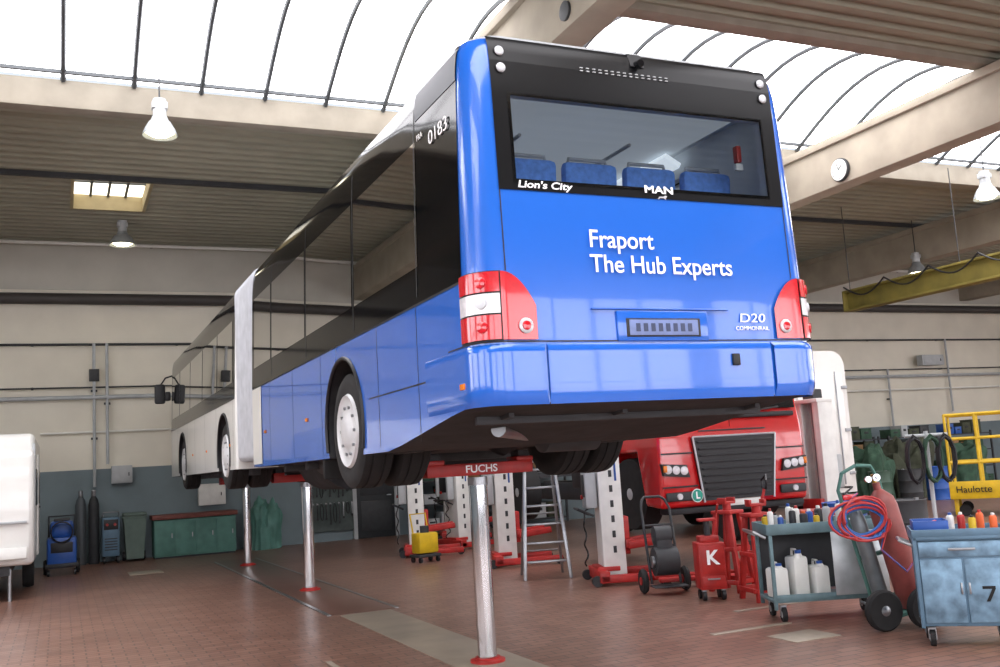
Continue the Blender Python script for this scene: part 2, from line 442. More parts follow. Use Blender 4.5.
mb=MB(); mb.prism([(.04,4.15),(.14,4.15),(.14,4.25),(.08,4.25)],'x',-.05,.05,BLACK); mb.cyl((0,.07,4.17),(0,.0,4.16),.025,BLACKG); B(mb,'reversing_camera')
for sd in (-1,1):
    tl=bpy.data.objects.new('tail_light',None); COL.objects.link(tl); tl.parent=bus; tl.location=(0,0,-Z0)
    U0=-.05; UM=LQ-.03; U1=LQ+.19
    def zh(u):
        tt=max(0,(u-UM)/(U1-UM)); return 2.775-.20*tt**2.2
    zl=lambda u:2.375
    mb=MB(); patch(mb,U0-.01,UM,2.37,2.78,.008,BLACK,sd,10); mb.build('housing',tl,fixn=False)
    for za,zb,mt,nm in ((2.655,2.772,REDL,'brake_lens'),(2.53,2.645,WHL,'indicator_lens'),(2.378,2.52,REDL,'lower_lens')):
        mb=MB(); patch(mb,U0,UM-.006,za,zb,.02,mt,sd,10); mb.build(nm,tl,fixn=False)
    mb=MB(); patch(mb,UM,U1,zl,zh,.016,REDL,sd,12); mb.build('rear_lens',tl,fixn=False)
    px=sd*(HW-R-.10)
    mb=MB(); mb.lathe([(.045,0),(.045,.012),(.036,.016)],(px,-.012,2.455),(0,-1,0),SILVER,24); mb.lathe([(.03,.01),(.026,.022),(.005,.026)],(px,-.012,2.455),(0,-1,0),REDL,24); mb.build('round_lamp',tl,fixn=False)
    for zz in (2.71,2.59,2.45):
        mb=MB(); mb.lathe([(.036,0),(.032,.012),(.01,.016)],SP(LQ*.5,zz,.016,sd),(sd*.7,-.7,0),SILVER if 2.5<zz<2.65 else REDL,20); mb.build('round_lamp',tl,fixn=False)
mb=MB()
rear(mb,-1.06,1.06,2.362,2.37,.003,BLACK); mb.cut(); patch(mb,-.3,LQ,2.362,2.37,.003,BLACK,-1); mb.cut(); patch(mb,-.3,LQ,2.362,2.37,.003,BLACK,1)
for sx in (-1,1):
    mb.cut(); rear(mb,sx*1.045-.004,sx*1.045+.004,2.78,3.27,.003,BLACK)
B(mb,'hatch_seam')
def bumper(u0,u1,sgn,offm,nm):
    mb=MB(); mb.grid(lambda s,t:SP(u0+(u1-u0)*s,2.0+.352*t,offm*(1-max(0,1-t/.3)**2.0)*(1 if t<.96 else .2),sgn),30,14,BLUE); B(mb,nm)
for sgn in (-1,1): bumper(-.7,LQ+.23,sgn,.018,'bumper_corner')
mb=MB(); mb.grid(lambda s,t:(-.81+1.62*s,-(.012*(1-max(0,1-t/.3)**2)*(1 if t<.96 else .2)),2.0+.352*t),10,14,BLUE); B(mb,'rear_bumper','blue moulded rear bumper')
mb=MB(); mb.box((.0,-.004,2.455),(.66,.02,.185),BLUE,.006); mb.box((.0,-.012,2.445),(.54,.012,.115),BLACK,.004); mb.box((.0,-.019,2.445),(.50,.004,.095),M('plate_blue_grey','#6f80ae',.4,0,.1,20),.001)
for k in range(8): mb.box((-.19+k*.054,-.022,2.445),(.03,.003,.05),M('plate_dark','#2c3858',.4))
B(mb,'licence_plate_holder','black plate holder without a plate')
mb=MB(); mb.box((.0,-.006,2.56),(1.0,.016,.012),BLUE,.005); B(mb,'handle_strip')
mb=MB(); mb.box((.52,-.02,2.24),(.055,.02,.075),BLACK,.006); B(mb,'parking_sensor')
mb=MB()
for y,z in ((.24,2.13),(4.3,2.2),(6.4,2.2)): mb.cut(); mb.box((-1.256 if y<1 else -1.241,y,z),(.012,.07,.035),ORL,.004)
for y in (9.0,11.4,13.2): mb.cut(); mb.box((-1.241,y,2.15),(.012,.07,.035),ORL,.004)
B(mb,'side_marker')
rr=(pi/2,0,0)
text('Fraport',.156,(-.485,-.006,2.985-Z0),rr,TXT,bus,bold=.001,sx=.97)
text('The Hub Experts',.156,(-.485,-.006,2.832-Z0),rr,TXT,bus,bold=.001,sx=.97)
text("Lion's City",.060,(-.93,ins(3.305)-.012,3.305-Z0),rr,TXT,bus,shear=.15,sx=1.4,bold=.001)
text("MAN",.066,(-.05,ins(3.305)-.012,3.325-Z0),rr,TXT,bus,sx=1.5,bold=.0015)
text("D20",.08,(.58,-.008,2.505-Z0),rr,TXT,bus,sx=1.5,shear=.1)
text("COMMONRAIL",.036,(.55,-.008,2.44-Z0),rr,TXT,bus,sx=1.1)
mb=MB(); yq=ins(3.28)-.012
mb.prism([(.04,3.270),(.055,3.274),(.06,3.284),(.09,3.286),(.105,3.293),(.12,3.290),(.115,3.281),(.105,3.279),(.11,3.268),(.105,3.268),(.095,3.276),(.065,3.276),(.058,3.268),(.05,3.268),(.053,3.272)],'y',yq,yq+.004,SILVER); B(mb,'lion_badge')
text('0183',.13,(-HW+ins(3.72)-.014,.34,3.78-Z0),(pi/2,0,-pi/2),TXT,bus,align='RIGHT',sx=1.35,bold=-.001)
text('FRA',.055,(-HW+ins(3.85)-.014,.92,3.86-Z0),(pi/2,0,-pi/2),TXT,bus,align='LEFT',sx=1.2)
mb=MB(); side(mb,.22,.98,4.0,4.2,.009,M('panel_grey','#4c5058',.5,0,.05,3)); B(mb,'air_intake_panel')
mb=MB(); nf=12
def crs(hw,zt,zb,r=.16,n=6):
    P=[]
    for cx,cz,a0 in ((hw-r,zt-r,0),(-hw+r,zt-r,90),(-hw+.08,zb+.08,180),(hw-.08,zb+.08,270)):
        rr_=r if a0<180 else .08
        for k in range(n+1):
            a=math.radians(a0+90*k/n); P.append((cx+rr_*math.cos(a),cz+rr_*math.sin(a)))
    return P
st=[]
for k in range(nf*2+1):
    d=.0 if k%2 else -.06
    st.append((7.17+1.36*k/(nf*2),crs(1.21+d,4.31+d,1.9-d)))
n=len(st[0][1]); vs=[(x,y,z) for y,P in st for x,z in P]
mb.v+=vs; ka=mb.k(BELL); kb=mb.k(BELLSHADE)
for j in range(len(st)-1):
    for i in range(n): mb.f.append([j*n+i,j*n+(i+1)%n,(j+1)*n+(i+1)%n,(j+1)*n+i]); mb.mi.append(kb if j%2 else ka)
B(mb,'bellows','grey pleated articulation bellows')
mb=MB()
mb.box((0,4.6,1.92),(2.0,4.9,.12),UNDER,.02)
mb.box((0,12.9,1.86),(2.1,8.2,.12),UNDER,.02)
mb.prism([(.06,2.05),(.3,2.02),(1.1,1.96),(2.0,1.93),(2.35,1.93),(2.35,2.1),(.06,2.1)],'x',-1.12,1.12,UNDER)
mb.box((-.5,1.3,1.935),(.7,.9,.06),UNDER,.02,rot=(-.05,0,0)); mb.box((.45,1.35,1.935),(.85,1.1,.06),UNDER,.02,rot=(-.05,0,.02))
for x in (-.9,-.1,.95): mb.box((x,1.2,1.935),(.04,1.7,.06),DARK,.005,rot=(-.05,0,0))
for y in (.5,1.1,1.9): mb.box((0,y,1.955-.02*y),(2.15,.05,.06),DARK,.005)
mb.cyl((-.75,.9,1.9),(-.2,1.6,1.88),.05,STEEL); mb.lathe([(.05,-.3),(.13,-.25),(.13,.25),(.05,.3)],(.35,2.0,1.87),(1,.1,0),DARK)
for x in (-.6,-.3,.2,.6,.85): mb.cyl((x,.7,1.93),(x,.7,1.955),.02,GREYL,10)
for x in (-.9,.9): mb.box((x,4.6,1.85),(.12,5,.1),DARK,.01); mb.box((x,12.9,1.78),(.12,8,.12),DARK,.01)
for y in (4.2,5.2,6.3,10.9,12,13.2,16.2): mb.box((0,y,1.78),(2.1,.1,.1),DARK,.01)
for y in (4.4,11.2): mb.box((.55,y+.5,1.78),(.7,1.0,.24),UNDER,.03); mb.cyl((-.8,y,1.8),(-.8,y+.9,1.8),.14,DARK)
mb.cyl((.0,7.2,1.88),(0,8.5,1.88),.42,UNDER)
B(mb,'chassis','dark grimy underbody with frame rails and tanks')
mb=MB(); mb.box((-1.0,3.75,1.78),(.45,.05,.3),RUBBER,.01); mb.box((-1.0,3.75,1.92),(.45,.08,.04),DARK,.005); B(mb,'mud_flap')
for a,dual in zip(AX,(1,1,0)):
    mb=MB(); mb.cyl((-1.0,a,AZ),(1.0,a,AZ),.08,DARK); mb.lathe([(.1,-.2),(.2,-.1),(.24,0),(.2,.1),(.1,.2)],(.2,a,AZ-.04),(1,0,0),UNDER)
    mb.box((-.45,a,AZ-.16),(.14,1.1,.1),DARK,.02); mb.box((.45,a,AZ-.16),(.14,1.1,.1),DARK,.02)
    for s in (-.45,.45):
        for dy in (-.48,.48): mb.cyl((s,a+dy,AZ-.14),(s,a+dy,AZ+.15),.12,RUBBER)
    B(mb,'axle')
def tire(mb,x,sd):
    mb.lathe([(.30,-.12),(.36,-.14),(.44,-.135),(.475,-.11),(.48,-.06),(.47,-.055),(.47,-.045),(.48,-.04),(.48,.04),(.47,.045),(.47,.055),(.48,.06),(.475,.11),(.44,.135),(.36,.14),(.30,.12)],(x,0,0),(sd,0,0),RUBBER,48)
WX=1.075
def wheel(sd,a,dual):
    e=bpy.data.objects.new('wheel',None); COL.objects.link(e); e.parent=bus; e.location=(0,a,AZ-Z0)
    mb=MB(); tire(mb,sd*WX,sd)
    if dual: mb.cut(); tire(mb,sd*(WX-.32),sd)
    mb.build('tire',e,fixn=False)
    mb=MB()
    prof=[(.31,.125),(.295,.148),(.28,.14),(.26,.128),(.2,.126),(.15,.14),(.12,.16),(.05,.168),(.01,.17)]
    mb.lathe(prof,(sd*WX,0,0),(sd,0,0),RIMP,40); mb.build('rim',e,fixn=False)
    for k in range(10):
        mb=MB(); q=2*pi*k/10; y,z=.2*math.cos(q),.2*math.sin(q); mb.cyl((sd*(WX+.12),y,z),(sd*(WX+.145),y,z),.014,STEEL,6)
        mb.build('wheel_nut',e)
for a,d in zip(AX,(1,1,0)):
    for sd in (-1,1): wheel(sd,a,d)
mb=MB()
mb.grid(lambda s,t:((-1.12+2.24*s)*(1),17.2-ins(2.7+1.3*t)+.008,2.7+1.3*t),2,8,BLACKG); B(mb,'windscreen')
for sd in (-1,1):
    mb=MB(); mb.tube([(sd*1.1,17.1,4.0),(sd*1.3,17.25,3.95),(sd*1.4,17.25,3.8)],.018,BLACK)
    mb.box((sd*1.42,17.25,3.6),(.22,.12,.42),BLACK,.04)
    mb.box((sd*1.26,17.26,3.55),(.12,.1,.2),BLACK,.03); B(mb,'wing_mirror')
def seat(x,y,z=2.95):
    mb=MB(); mb.box((x,y,z+.45),(.41,.09,.62),SEAT,.04,rot=(.08,0,0)); mb.box((x,y+.22,z+.2),(.4,.42,.1),SEAT,.03)
    mb.tube([(x-.16,y,z+.7),(x-.14,y,z+.79),(x+.14,y,z+.79),(x+.16,y,z+.7)],.014,GREYL,6); B(mb,'seat')
for x in (-.62,-.16,.31,.78): seat(x,.5,2.87)
for y in (2.2,3.3,4.4,5.5):
    for x in (-.85,-.42,.42,.85): seat(x,y,2.75)
CL=M('cabin_ceiling_glow','#a8aeb4',.6,0,.04,1,emit=.5)  # no lamp: glow put into the ceiling so the cabin looks lighter
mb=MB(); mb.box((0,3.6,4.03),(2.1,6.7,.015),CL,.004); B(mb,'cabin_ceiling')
SIDEGLOW=M('cabin_side_glow','#e8eef2',.6,0,.04,1,emit=.9)  # added glowing strips that brighten the cabin, not real lamps
for y in (1.75,3.4,5.1): mb=MB(); mb.box((1.0,y,3.95),(.16,1.2,.05),SIDEGLOW,.01,rot=(0,.5,0)); B(mb,'added_cabin_glow')
mb=MB()
for x in (-.45,.45): mb.cut(); mb.tube([(x,.9,3.95),(x,6.9,3.95)],.014,GREYL,6)
for y in (2,3.5,5): mb.cut(); mb.cyl((.3,y,2.96),(.3,y,4.0),.017,YEL,8)
mb.cut(); mb.cyl((-.93,1.0,3.0),(-.93,1.0,4.0),.02,BLACK,8)
B(mb,'grab_rail')
mb=MB(); mb.box((.86,.2,3.68),(.04,.05,.12),RED,.01); mb.box((.86,.2,3.59),(.06,.04,.05),WHITE,.01); B(mb,'emergency_hammer')

# ================================================================= LIFT POSTS
def liftpost(loc,w,txt):
    e=thing('lift_post',loc,0,'polished steel inground lift post with red crosshead','lift','inground lift posts')
    mb=MB(); mb.lathe([(.15,0),(.15,.02),(.11,.03),(.11,.04)],(0,0,.006),(0,0,1),RED,32); mb.build('floor_collar',e)
    mb=MB(); mb.cyl((0,0,.05),(0,0,1.57),.082,CHROME,32); mb.cyl((0,0,1.5),(0,0,1.57),.088,STEEL,32); mb.build('piston',e)
    mb=MB(); mb.box((0,0,1.64),(w,.2,.105),RED,.01); 
    for s in (-1,1):
        mb.box((s*w*.42,0,1.71),(.16,.22,.04),RED,.008); mb.box((s*w*.42,0,1.755),(.1,.16,.06),DARK,.008)
    mb.build('crosshead',e)
    if txt: text('FUCHS',.09,(0,-.105,1.64),(pi/2,0,0),TXT,e,align='CENTER',bold=.0015,sx=1.1)
    return e
liftpost((3.34,8.0,0),1.0,True); liftpost((3.34,14.6,0),1.0,False); liftpost((3.34,19.85,0),1.0,False)

# ================================================================= LAMPS
LAMPG=M('lamp_glow','#fff3d0',.4,0,.02,3,emit=9)
SHADE=M('lamp_shade_grey','#8f9496',.45,.3,.08,8)
def highbay(loc,top,label,d=.25):
    e=thing('high_bay_lamp',loc,0,label,'lamp','high bay lamps')
    mb=MB(); mb.lathe([(.05,.32),(.10,.30),(.13,.22),(d*.62,.2),(d*.85,.1),(d,0),(d*.97,0),(d*.8,.09),(d*.55,.17),(.02,.19)],(0,0,0),(0,0,1),SHADE,32); mb.build('lamp_shade',e,fixn=False)
    mb=MB(); mb.lathe([(.01,.02),(d*.5,.0),(d*.8,.05),(.03,.12)],(0,0,0),(0,0,1),LAMPG,24); mb.build('lamp_bulb',e)
    mb=MB(); mb.cyl((0,0,.3),(0,0,.55),.095,GREYL); mb.box((0,0,.45),(.22,.16,.1),GREYL,.01); mb.build('ballast_housing',e)
    mb=MB(); mb.cyl((0,0,.55),(0,0,top-loc[2]),.012,DARK,8); mb.build('hanger_rod',e)
highbay((1.34,14.5,6.72),7.8,'silver high bay lamp hanging beside the skylight edge beam')
highbay((1.25,22.3,6.88),7.44,'silver high bay lamp glowing under the corrugated ceiling',.28)
highbay((16.3,12.8,6.15),8.2,'silver high bay lamp hanging below the arched skylight')
highbay((20.8,18.7,6.0),7.44,'lit high bay lamp above the yellow crane beam')
e=thing('wall_clock',(13.08,13.2,6.62),0,'round white clock on the concrete girder','clock')
mb=MB(); mb.lathe([(.215,0),(.215,.05),(.2,.06)],(0,0,0),(-1,0,0),DARK,36); mb.build('clock_case',e)
mb=MB(); mb.cyl((-.06,0,0),(-.066,0,0),.195,WHITE,36); mb.build('clock_face',e)
for k in range(12):
    q=k*pi/6; mb=MB(); mb.box((-.068,.16*math.sin(q),.16*math.cos(q)),(.004,.012,.03),BLACK,rot=(-q,0,0)); mb.build('hour_mark',e)
mb=MB(); mb.box((-.070,-.035,.03),(.004,.016,.11),BLACK,rot=(.9,0,0)); mb.build('hour_hand',e)
mb=MB(); mb.box((-.072,.02,.06),(.004,.012,.15),BLACK,rot=(-.3,0,0)); mb.build('minute_hand',e)
mb=MB(); mb.lathe([(.11,0),(.11,.03),(.08,.035)],(0,0,0),(-1,0,0),DARK,28); tag(mb.build('girder_vent',None,(5.09,8.9,6.56)),'small round dark vent cap on the concrete girder','vent')

# ================================================================= WALL SERVICES
def pipe(name,pts,r,mat,label,br_=None):
    e=thing(name,pts[0],0,label,'pipe'); o=Vector(pts[0])
    mb=MB(); mb.tube([Vector(p)-o for p in pts],r,mat,10); mb.build('pipe_run',e)
    if br_:
        a=Vector(pts[0]);c=Vector(pts[-1]); n=int((c-a).length/br_)
        for k in range(1,n):
            p=a+(c-a)*k/n-o; mb=MB(); mb.box((p.x,p.y+.06,p.z),(.05,.14,.05) if abs((c-a).x)>1 else (.14,.1,.05),DARK); mb.build('pipe_clamp',e)
PW=M('pipe_white','#dddcd5',.5,0,.05,3)
pipe('heating_pipe',[(-10,24.2,6.02),(34,24.2,6.02)],.13,M('pipe_dark','#3c3836',.6,0,.1,2),'thick dark heating pipe below the wall band',4)
pipe('ceiling_pipe',[(-10,24.1,7.3),(34,24.1,7.3)],.04,PW,'thin pale pipe under the ceiling',4)
pipe('wall_pipe',[(-10,24.38,4.98),(34,24.38,4.98)],.03,DARK,'dark conduit running along the white wall',3)
pipe('wall_pipe',[(-10,24.36,3.75),(34,24.36,3.75)],.05,GREYL,'grey compressed air pipe along the white wall',3)
pipe('wall_pipe',[(-10,24.38,3.98),(34,24.38,3.98)],.02,DARK,'thin dark conduit along the white wall',3)
pipe('wall_pipe',[(-.4,24.38,2.95),(2.4,24.38,2.95)],.025,PW,'short white conduit on the wall',1)
pipe('wall_pipe',[(18,24.38,3.3),(33,24.38,3.3)],.03,PW,'white pipe below the grey pipe',2)
for x,z0,z1 in ((.72,1.7,5.0),(1.0,2.2,5.0),(28.0,2.5,5.0),(25.2,0,4.0)):
    pipe('vertical_pipe',[(x,24.36,z0),(x,24.36,z1)],.035,GREYL,'vertical grey supply pipe on the wall',1)
def wbox(x,z,w,h,d,mat,label,name='switch_box',y=24.49):
    e=thing(name,(x,y,z),0,label,'box')
    mb=MB(); mb.box((0,-d/2,0),(w,d,h),mat,.01); mb.build('case',e)
    mb=MB(); mb.box((0,-d-.005,0),(w*.85,.012,h*.85),mat,.004); mb.build('door',e)
    mb=MB(); mb.box((w*.33,-d-.02,0),(.02,.02,.08),BLACK,.003); mb.build('latch',e)
wbox(3.3,1.36,.62,.5,.2,WHITE,'white electrical switch box on the grey wall','electrical_box')
wbox(1.3,1.95,.45,.4,.2,GREYL,'grey junction box fed by pipes on the wall')
wbox(.72,4.25,.22,.28,.1,DARK,'small dark box on the vertical pipe',y=24.32)
wbox(27,4.25,1.0,.35,.25,GREYL,'grey fan unit mounted on the wall',y=24.3)
mb=MB(); DOORM=M('door_dark','#23282b',.5,0,.1,3); mb.box((7.35,24.46,1.05),(1.0,.06,2.1),DOORM,.01)
for z in (.55,1.45): mb.box((7.35,24.42,z),(.8,.02,.75),DARK,.01)
for sx in (-.55,.55): mb.box((7.35+sx,24.45,1.08),(.1,.1,2.16),GREYL)
mb.box((7.35,24.45,2.2),(1.2,.1,.1),GREYL); mb.box((7.7,24.39,1.05),(.12,.05,.03),STEEL,.01)
struct(mb.build('door_1'))

cr_=thing('crane_beam',(17.5,14.6,0),0,'dull yellow overhead crane beam with festooned cable','crane')
mb=MB(); 
for z,w,h in ((4.82,.30,.05),(5.05,.06,.46),(5.28,.30,.05)): mb.box((0,0,z),(w,6.6,h),OLY,.005)
mb.box((0,3.3,5.05),(.32,.04,.5),OLY,.005)
mb.build('beam',cr_)
for y in (-3,0,3.2): mb=MB(); mb.cyl((0,y,5.30),(0,y,7.4),.010,DARK,8); mb.build('hanger',cr_)
mb=MB(); pts=[]
for k in range(61):
    y=-3.2+6.4*k/60; pts.append((-.2,y,5.38-.28*abs(math.sin(k/60*pi*5))))
mb.tube(pts,.02,BLACK,6); mb.build('festoon_cable',cr_)

# ================================================================= RED TRUCK
tr=thing('red_truck',(8.58,11.25,0),-.05,'red truck cab raised on mobile lifting columns','truck')
def TB(mb,n,l=None,f=True): return mb.build(n,tr,label=l,fixn=f)
mb=MB(); prof=[(0,.92),(-.02,1.0),(-.03,1.9),(.02,2.15),(.22,3.35),(.5,3.6),(2.1,3.65),(2.1,1.2),(1.45,1.15),(1.3,1.7),(.6,1.7),(.45,.95)]
mb.prism([(y,z) for y,z in prof],'x',-1.2,1.2,TRED); o=TB(mb,'cab_body')
bv=o.modifiers.new('bv','BEVEL'); bv.width=.05; bv.segments=3; bv.limit_method='ANGLE'
mb=MB(); mb.prism([(.01,2.22),(.19,3.25),(.16,3.27),(-.03,2.22)],'x',-1.1,1.1,BLACKG); TB(mb,'windscreen')
mb=MB(); mb.prism([(-.68,1.86),(.68,1.86),(.57,1.0),(-.57,1.0)],'y',-.075,-.02,BLACK)
for k in range(9):
    z=1.06+k*.092; w=.52+.012*k*1; mb.box((0,-.085,z),(w*2,.03,.03),DARK,.008,rot=(.3,0,0))
for s in (-1,1): mb.tube([(s*.68,-.08,1.87),(s*.57,-.08,.98)],.014,SILVER,6)
mb.tube([(-.68,-.08,1.87),(.68,-.08,1.87)],.014,SILVER,6); TB(mb,'grille')
mb=MB(); mb.box((0,-.04,2.14),(2.1,.06,.07),BLACK,.02)
for x in (-.5,.4): mb.box((x,-.06,2.2),(.8,.02,.025),BLACK,.005,rot=(0,-.1,0))
TB(mb,'wiper_panel')
mb=MB(); mb.box((0,-.035,1.95),(1.1,.012,.02),DARK,.003); TB(mb,'panel_gap')
for s in (-1,1):
    mb=MB(); mb.prism([(s*.76,1.33),(s*1.17,1.37),(s*1.19,1.53),(s*.80,1.5)],'y',-.07,-.0,BLACK)
    TB(mb,'headlight_housing')
    for k in range(3): mb=MB(); mb.lathe([(.062,0),(.058,.02),(.02,.03)],(s*(.85+.125*k),-.06,1.425+.012*k),(0,-1,0),WHL,20); TB(mb,'headlight')
    mb=MB(); mb.box((s*1.15,-.08,1.46),(.05,.04,.09),ORL,.01); TB(mb,'turn_signal')
    mb=MB(); mb.box((s*.93,-.05,1.08),(.44,.04,.12),DARK,.02); mb.lathe([(.045,0),(.04,.02)],(s*.95,-.07,1.08),(0,-1,0),WHL,18); TB(mb,'fog_lamp')
    mb=MB(); mb.box((s*.91,-.045,1.21),(.54,.03,.02),BLACK,.004); mb.cut(); mb.box((s*.93,-.045,1.66),(.48,.03,.02),BLACK,.004); TB(mb,'panel_gap')
    mb=MB(); mb.tube([(s*1.2,.3,3.2),(s*1.42,.1,3.1),(s*1.42,.1,2.4)],.02,BLACK); mb.box((s*1.42,.08,2.75),(.22,.14,.6),BLACK,.04); TB(mb,'wing_mirror')
    for yy in (.98,5.3):
        mb=MB(); mb.lathe([(.28,-.14),(.5,-.14),(.51,-.1),(.51,.1),(.5,.14),(.28,.14)],(s*1.0,yy,1.12),(1,0,0),RUBBER,40); mb.lathe([(.28,-.1),(.26,.1),(.15,.12),(.05,.15)],(s*1.0,yy,1.12),(s,0,0),SILVER,30); TB(mb,'wheel')
mb=MB(); mb.lathe([(.09,0),(.09,.01)],(-.68,-.07,1.08),(0,-1,0),TXT,28); mb.lathe([(.08,0),(.08,.015)],(-.68,-.07,1.08),(0,-1,0),M('sign_teal','#1b9a86',.5),28); TB(mb,'round_sign')
text('L',.13,(-.68,-.09,1.08),(pi/2,0,0),TXT,tr,align='CENTER',bold=.004)
mb=MB(); mb.box((.1,-.04,.95),(.52,.02,.09),WHITE,.005); TB(mb,'number_plate')
mb=MB(); mb.box((0,.1,.88),(2.2,.3,.08),UNDER,.02)
for x in (-.4,.4): mb.box((x,4.2,1.1),(.12,6.5,.3),DARK,.01)
mb.box((0,2.6,1.4),(2.2,.8,.4),UNDER,.03); mb.box((0,6,1.4),(1.2,1,.1),DARK)
TB(mb,'chassis')

wt=thing('white_box_truck',(12.35,14.2,0),0,'tall white box truck with a rounded roof edge','truck')
mb=MB(); P=[]
for cx,cz,a0 in ((.95,3.1,0),(-.95,3.1,90)):
    for k in range(7): a=math.radians(a0+15*k); P.append((cx+.3*math.cos(a),cz+.3*math.sin(a)))
P+=[(-1.25,.75),(1.25,.75)]
mb.prism(P,'y',0,6,WHITEP); mb.build('cargo_box',wt)
for s in (-1,1):
    mb=MB(); mb.box((s*.58,-.02,1.9),(1.1,.03,2.1),WHITE,.01)
    for z in (1.1,1.9,2.7): mb.box((s*1.15,-.04,z),(.14,.03,.06),STEEL,.005)
    mb.cyl((s*.15,-.05,.9),(s*.15,-.05,3.0),.014,STEEL,8); mb.cyl((s*.95,-.05,.9),(s*.95,-.05,3.0),.014,STEEL,8)
    mb.build('rear_door',wt)
for x in (-1,1):
    for y in (.9,4.8): mb=MB(); mb.lathe([(.25,-.13),(.47,-.13),(.48,.1),(.47,.13),(.25,.13)],(x,y,.48),(1,0,0),RUBBER,32); mb.lathe([(.25,-.1),(.24,.1),(.05,.12)],(x,y,.48),(x,0,0),SILVER,24); mb.build('wheel',wt)
mb=MB(); mb.box((0,-.03,.65),(2.3,.1,.14),DARK,.02)
for s in (-1,1): mb.box((s*.95,-.09,.66),(.3,.03,.1),REDL,.01)
mb.build('bumper',wt)

# ================================================================= MOBILE LIFT COLUMNS
def liftcol(loc,rz,label):
    e=thing('mobile_lift_column',loc,rz,label,'lift','mobile lift columns')
    mb=MB(); mb.box((-.14,0,1.2),(.05,.46,2.2),WHITE,.008)
    for s in (-1,1):
        mb.box((-.0,s*.21,1.2),(.28,.045,2.2),WHITE,.008); mb.box((.12,s*.16,1.2),(.04,.1,2.2),WHITE,.008)
    mb.box((0,0,2.32),(.34,.48,.06),WHITE,.01); mb.cyl((0,0,.2),(0,0,2.3),.03,STEEL,12)
    mb.box((-.02,0,2.42),(.2,.22,.16),DARK,.02)
    for k in range(9): mb.box((0,-.235,.45+k*.2),(.045,.006,.09),DARK,.004)
    mb.box((.07,-.236,1.6),(.03,.006,.5),BLUEO,.002)
    mb.build('column',e)
    mb=MB()
    for s in (-1,1): mb.box((.3,s*.42,.09),(1.1,.1,.1),RED,.012)
    mb.box((-.2,0,.12),(.14,.94,.14),RED,.012); mb.box((-.1,0,.2),(.3,.5,.06),RED,.01)
    mb.build('base_frame',e)
    for x,s in ((.8,-1),(.8,1),(-.3,-1),(-.3,1)): mb=MB(); mb.cyl((x,s*.42-.03,.07),(x,s*.42+.03,.07),.07,BLACK); mb.build('castor',e)
    mb=MB(); mb.box((.16,0,.62),(.12,.36,.5),RED,.015)
    for s in (-1,1): mb.box((.45,s*.26,.52),(.55,.09,.1),RED,.015,rot=(0,-.1,0)); mb.box((.2,s*.2,.52),(.1,.16,.12),RED,.01)
    mb.build('lifting_fork',e)
    mb=MB(); mb.box((-.26,0,1.25),(.16,.34,.5),GREYL,.02); mb.box((-.345,0,1.3),(.01,.24,.3),BLACK,.003); mb.cyl((-.34,.07,1.15),(-.37,.07,1.15),.03,RED); mb.build('control_box',e)
    mb=MB(); mb.tube([(-.25,-.2,.9),(-.45,-.2,1.0),(-.45,.2,1.0),(-.25,.2,.9)],.016,BLACK,8); mb.build('handle',e)
    pts=[(-.3,-.1,1.0)]+[(-.38+.02*math.sin(k),-.18+.09*math.sin(k*1.1),1.0-.04*k) for k in range(1,20)]
    mb=MB(); mb.tube(pts,.012,BLACK,6); mb.build('cable',e)
    return e
c0=liftcol((6.82,11.75,0),-.35,'white mobile lifting column with red legs beside the red truck')
copy_thing(c0,(6.75,15.1,0),-.25,'white mobile lifting column behind the stepladder')
copy_thing(c0,(6.35,18.4,0),-.3,'white mobile lifting column near the dark door')
copy_thing(c0,(7.5,19.1,0),.2,'white mobile lifting column near the dark door')
copy_thing(c0,(10.4,11.6,0),pi+.1,'white mobile lifting column beside the red truck')
copy_thing(c0,(8.2,21.3,0),-.3,'white mobile lifting column near the dark door')
e=thing('stepladder',(6.45,13.1,0),-.35,'grey aluminium stepladder standing open','ladder')
mb=MB()
for s in (-1,1): mb.box((s*.27,-.25,.85),(.05,.03,1.72),STEEL,.004,rot=(-.17,s*-.07,0))
for k in range(6): z=.25+k*.26; mb.box((0,-.40+.17*z+.02,z),(.56-.03*k,.1,.03),STEEL,.004)
mb.build('front_frame',e)
mb=MB()
for s in (-1,1): mb.box((s*.25,.22,.83),(.04,.03,1.7),STEEL,.004,rot=(.2,s*-.07,0))
for z in (.35,.9): mb.cyl((-.25,.22-.2*(z-.83),z),(.25,.22-.2*(z-.83),z),.015,STEEL,8)
mb.build('rear_frame',e)
mb=MB(); mb.box((0,-.03,1.68),(.4,.26,.05),GREYL,.01); mb.build('platform',e)

# ================================================================= FOREGROUND CARTS
def castors(e,xs,ys,r=.06):
    for x in xs:
        for y in ys:
            mb=MB(); mb.cyl((x-.02,y,r),(x+.02,y,r),r,RUBBER,18); mb.cyl((x-.022,y,r),(x+.022,y,r),r*.45,GREYL,12); mb.box((x,y+.02,r*2),(.06,.05,.03),STEEL); mb.box((x+.028,y+.01,r*1.4),(.006,.04,.08),STEEL); mb.box((x-.028,y+.01,r*1.4),(.006,.04,.08),STEEL)
            mb.build('castor',e)
YW=-.42
def local(base,rz,x,y,z): 
    c,s=math.cos(rz),math.sin(rz); return (base[0]+c*x-s*y,base[1]+s*x+c*y,z)
TC=(6.78,6.02); YT=-.74
e=thing('tool_trolley',(TC[0],TC[1],0),YT,'blue-grey steel workshop trolley numbered 7 with two doors','trolley')
castors(e,(-.28,.28),(-.17,.17),.065)
mb=MB(); mb.box((0,0,.50),(.68,.46,.68),GREYB,.012)
for s in (-1,1): mb.box((s*.345,-.235,.54),(.03,.03,.78),GREYB,.004)
mb.box((0,0,.86),(.72,.5,.04),GREYB,.008)
for yy in (-.245,.245): mb.box((0,yy,.90),(.72,.012,.06),GREYB,.003)
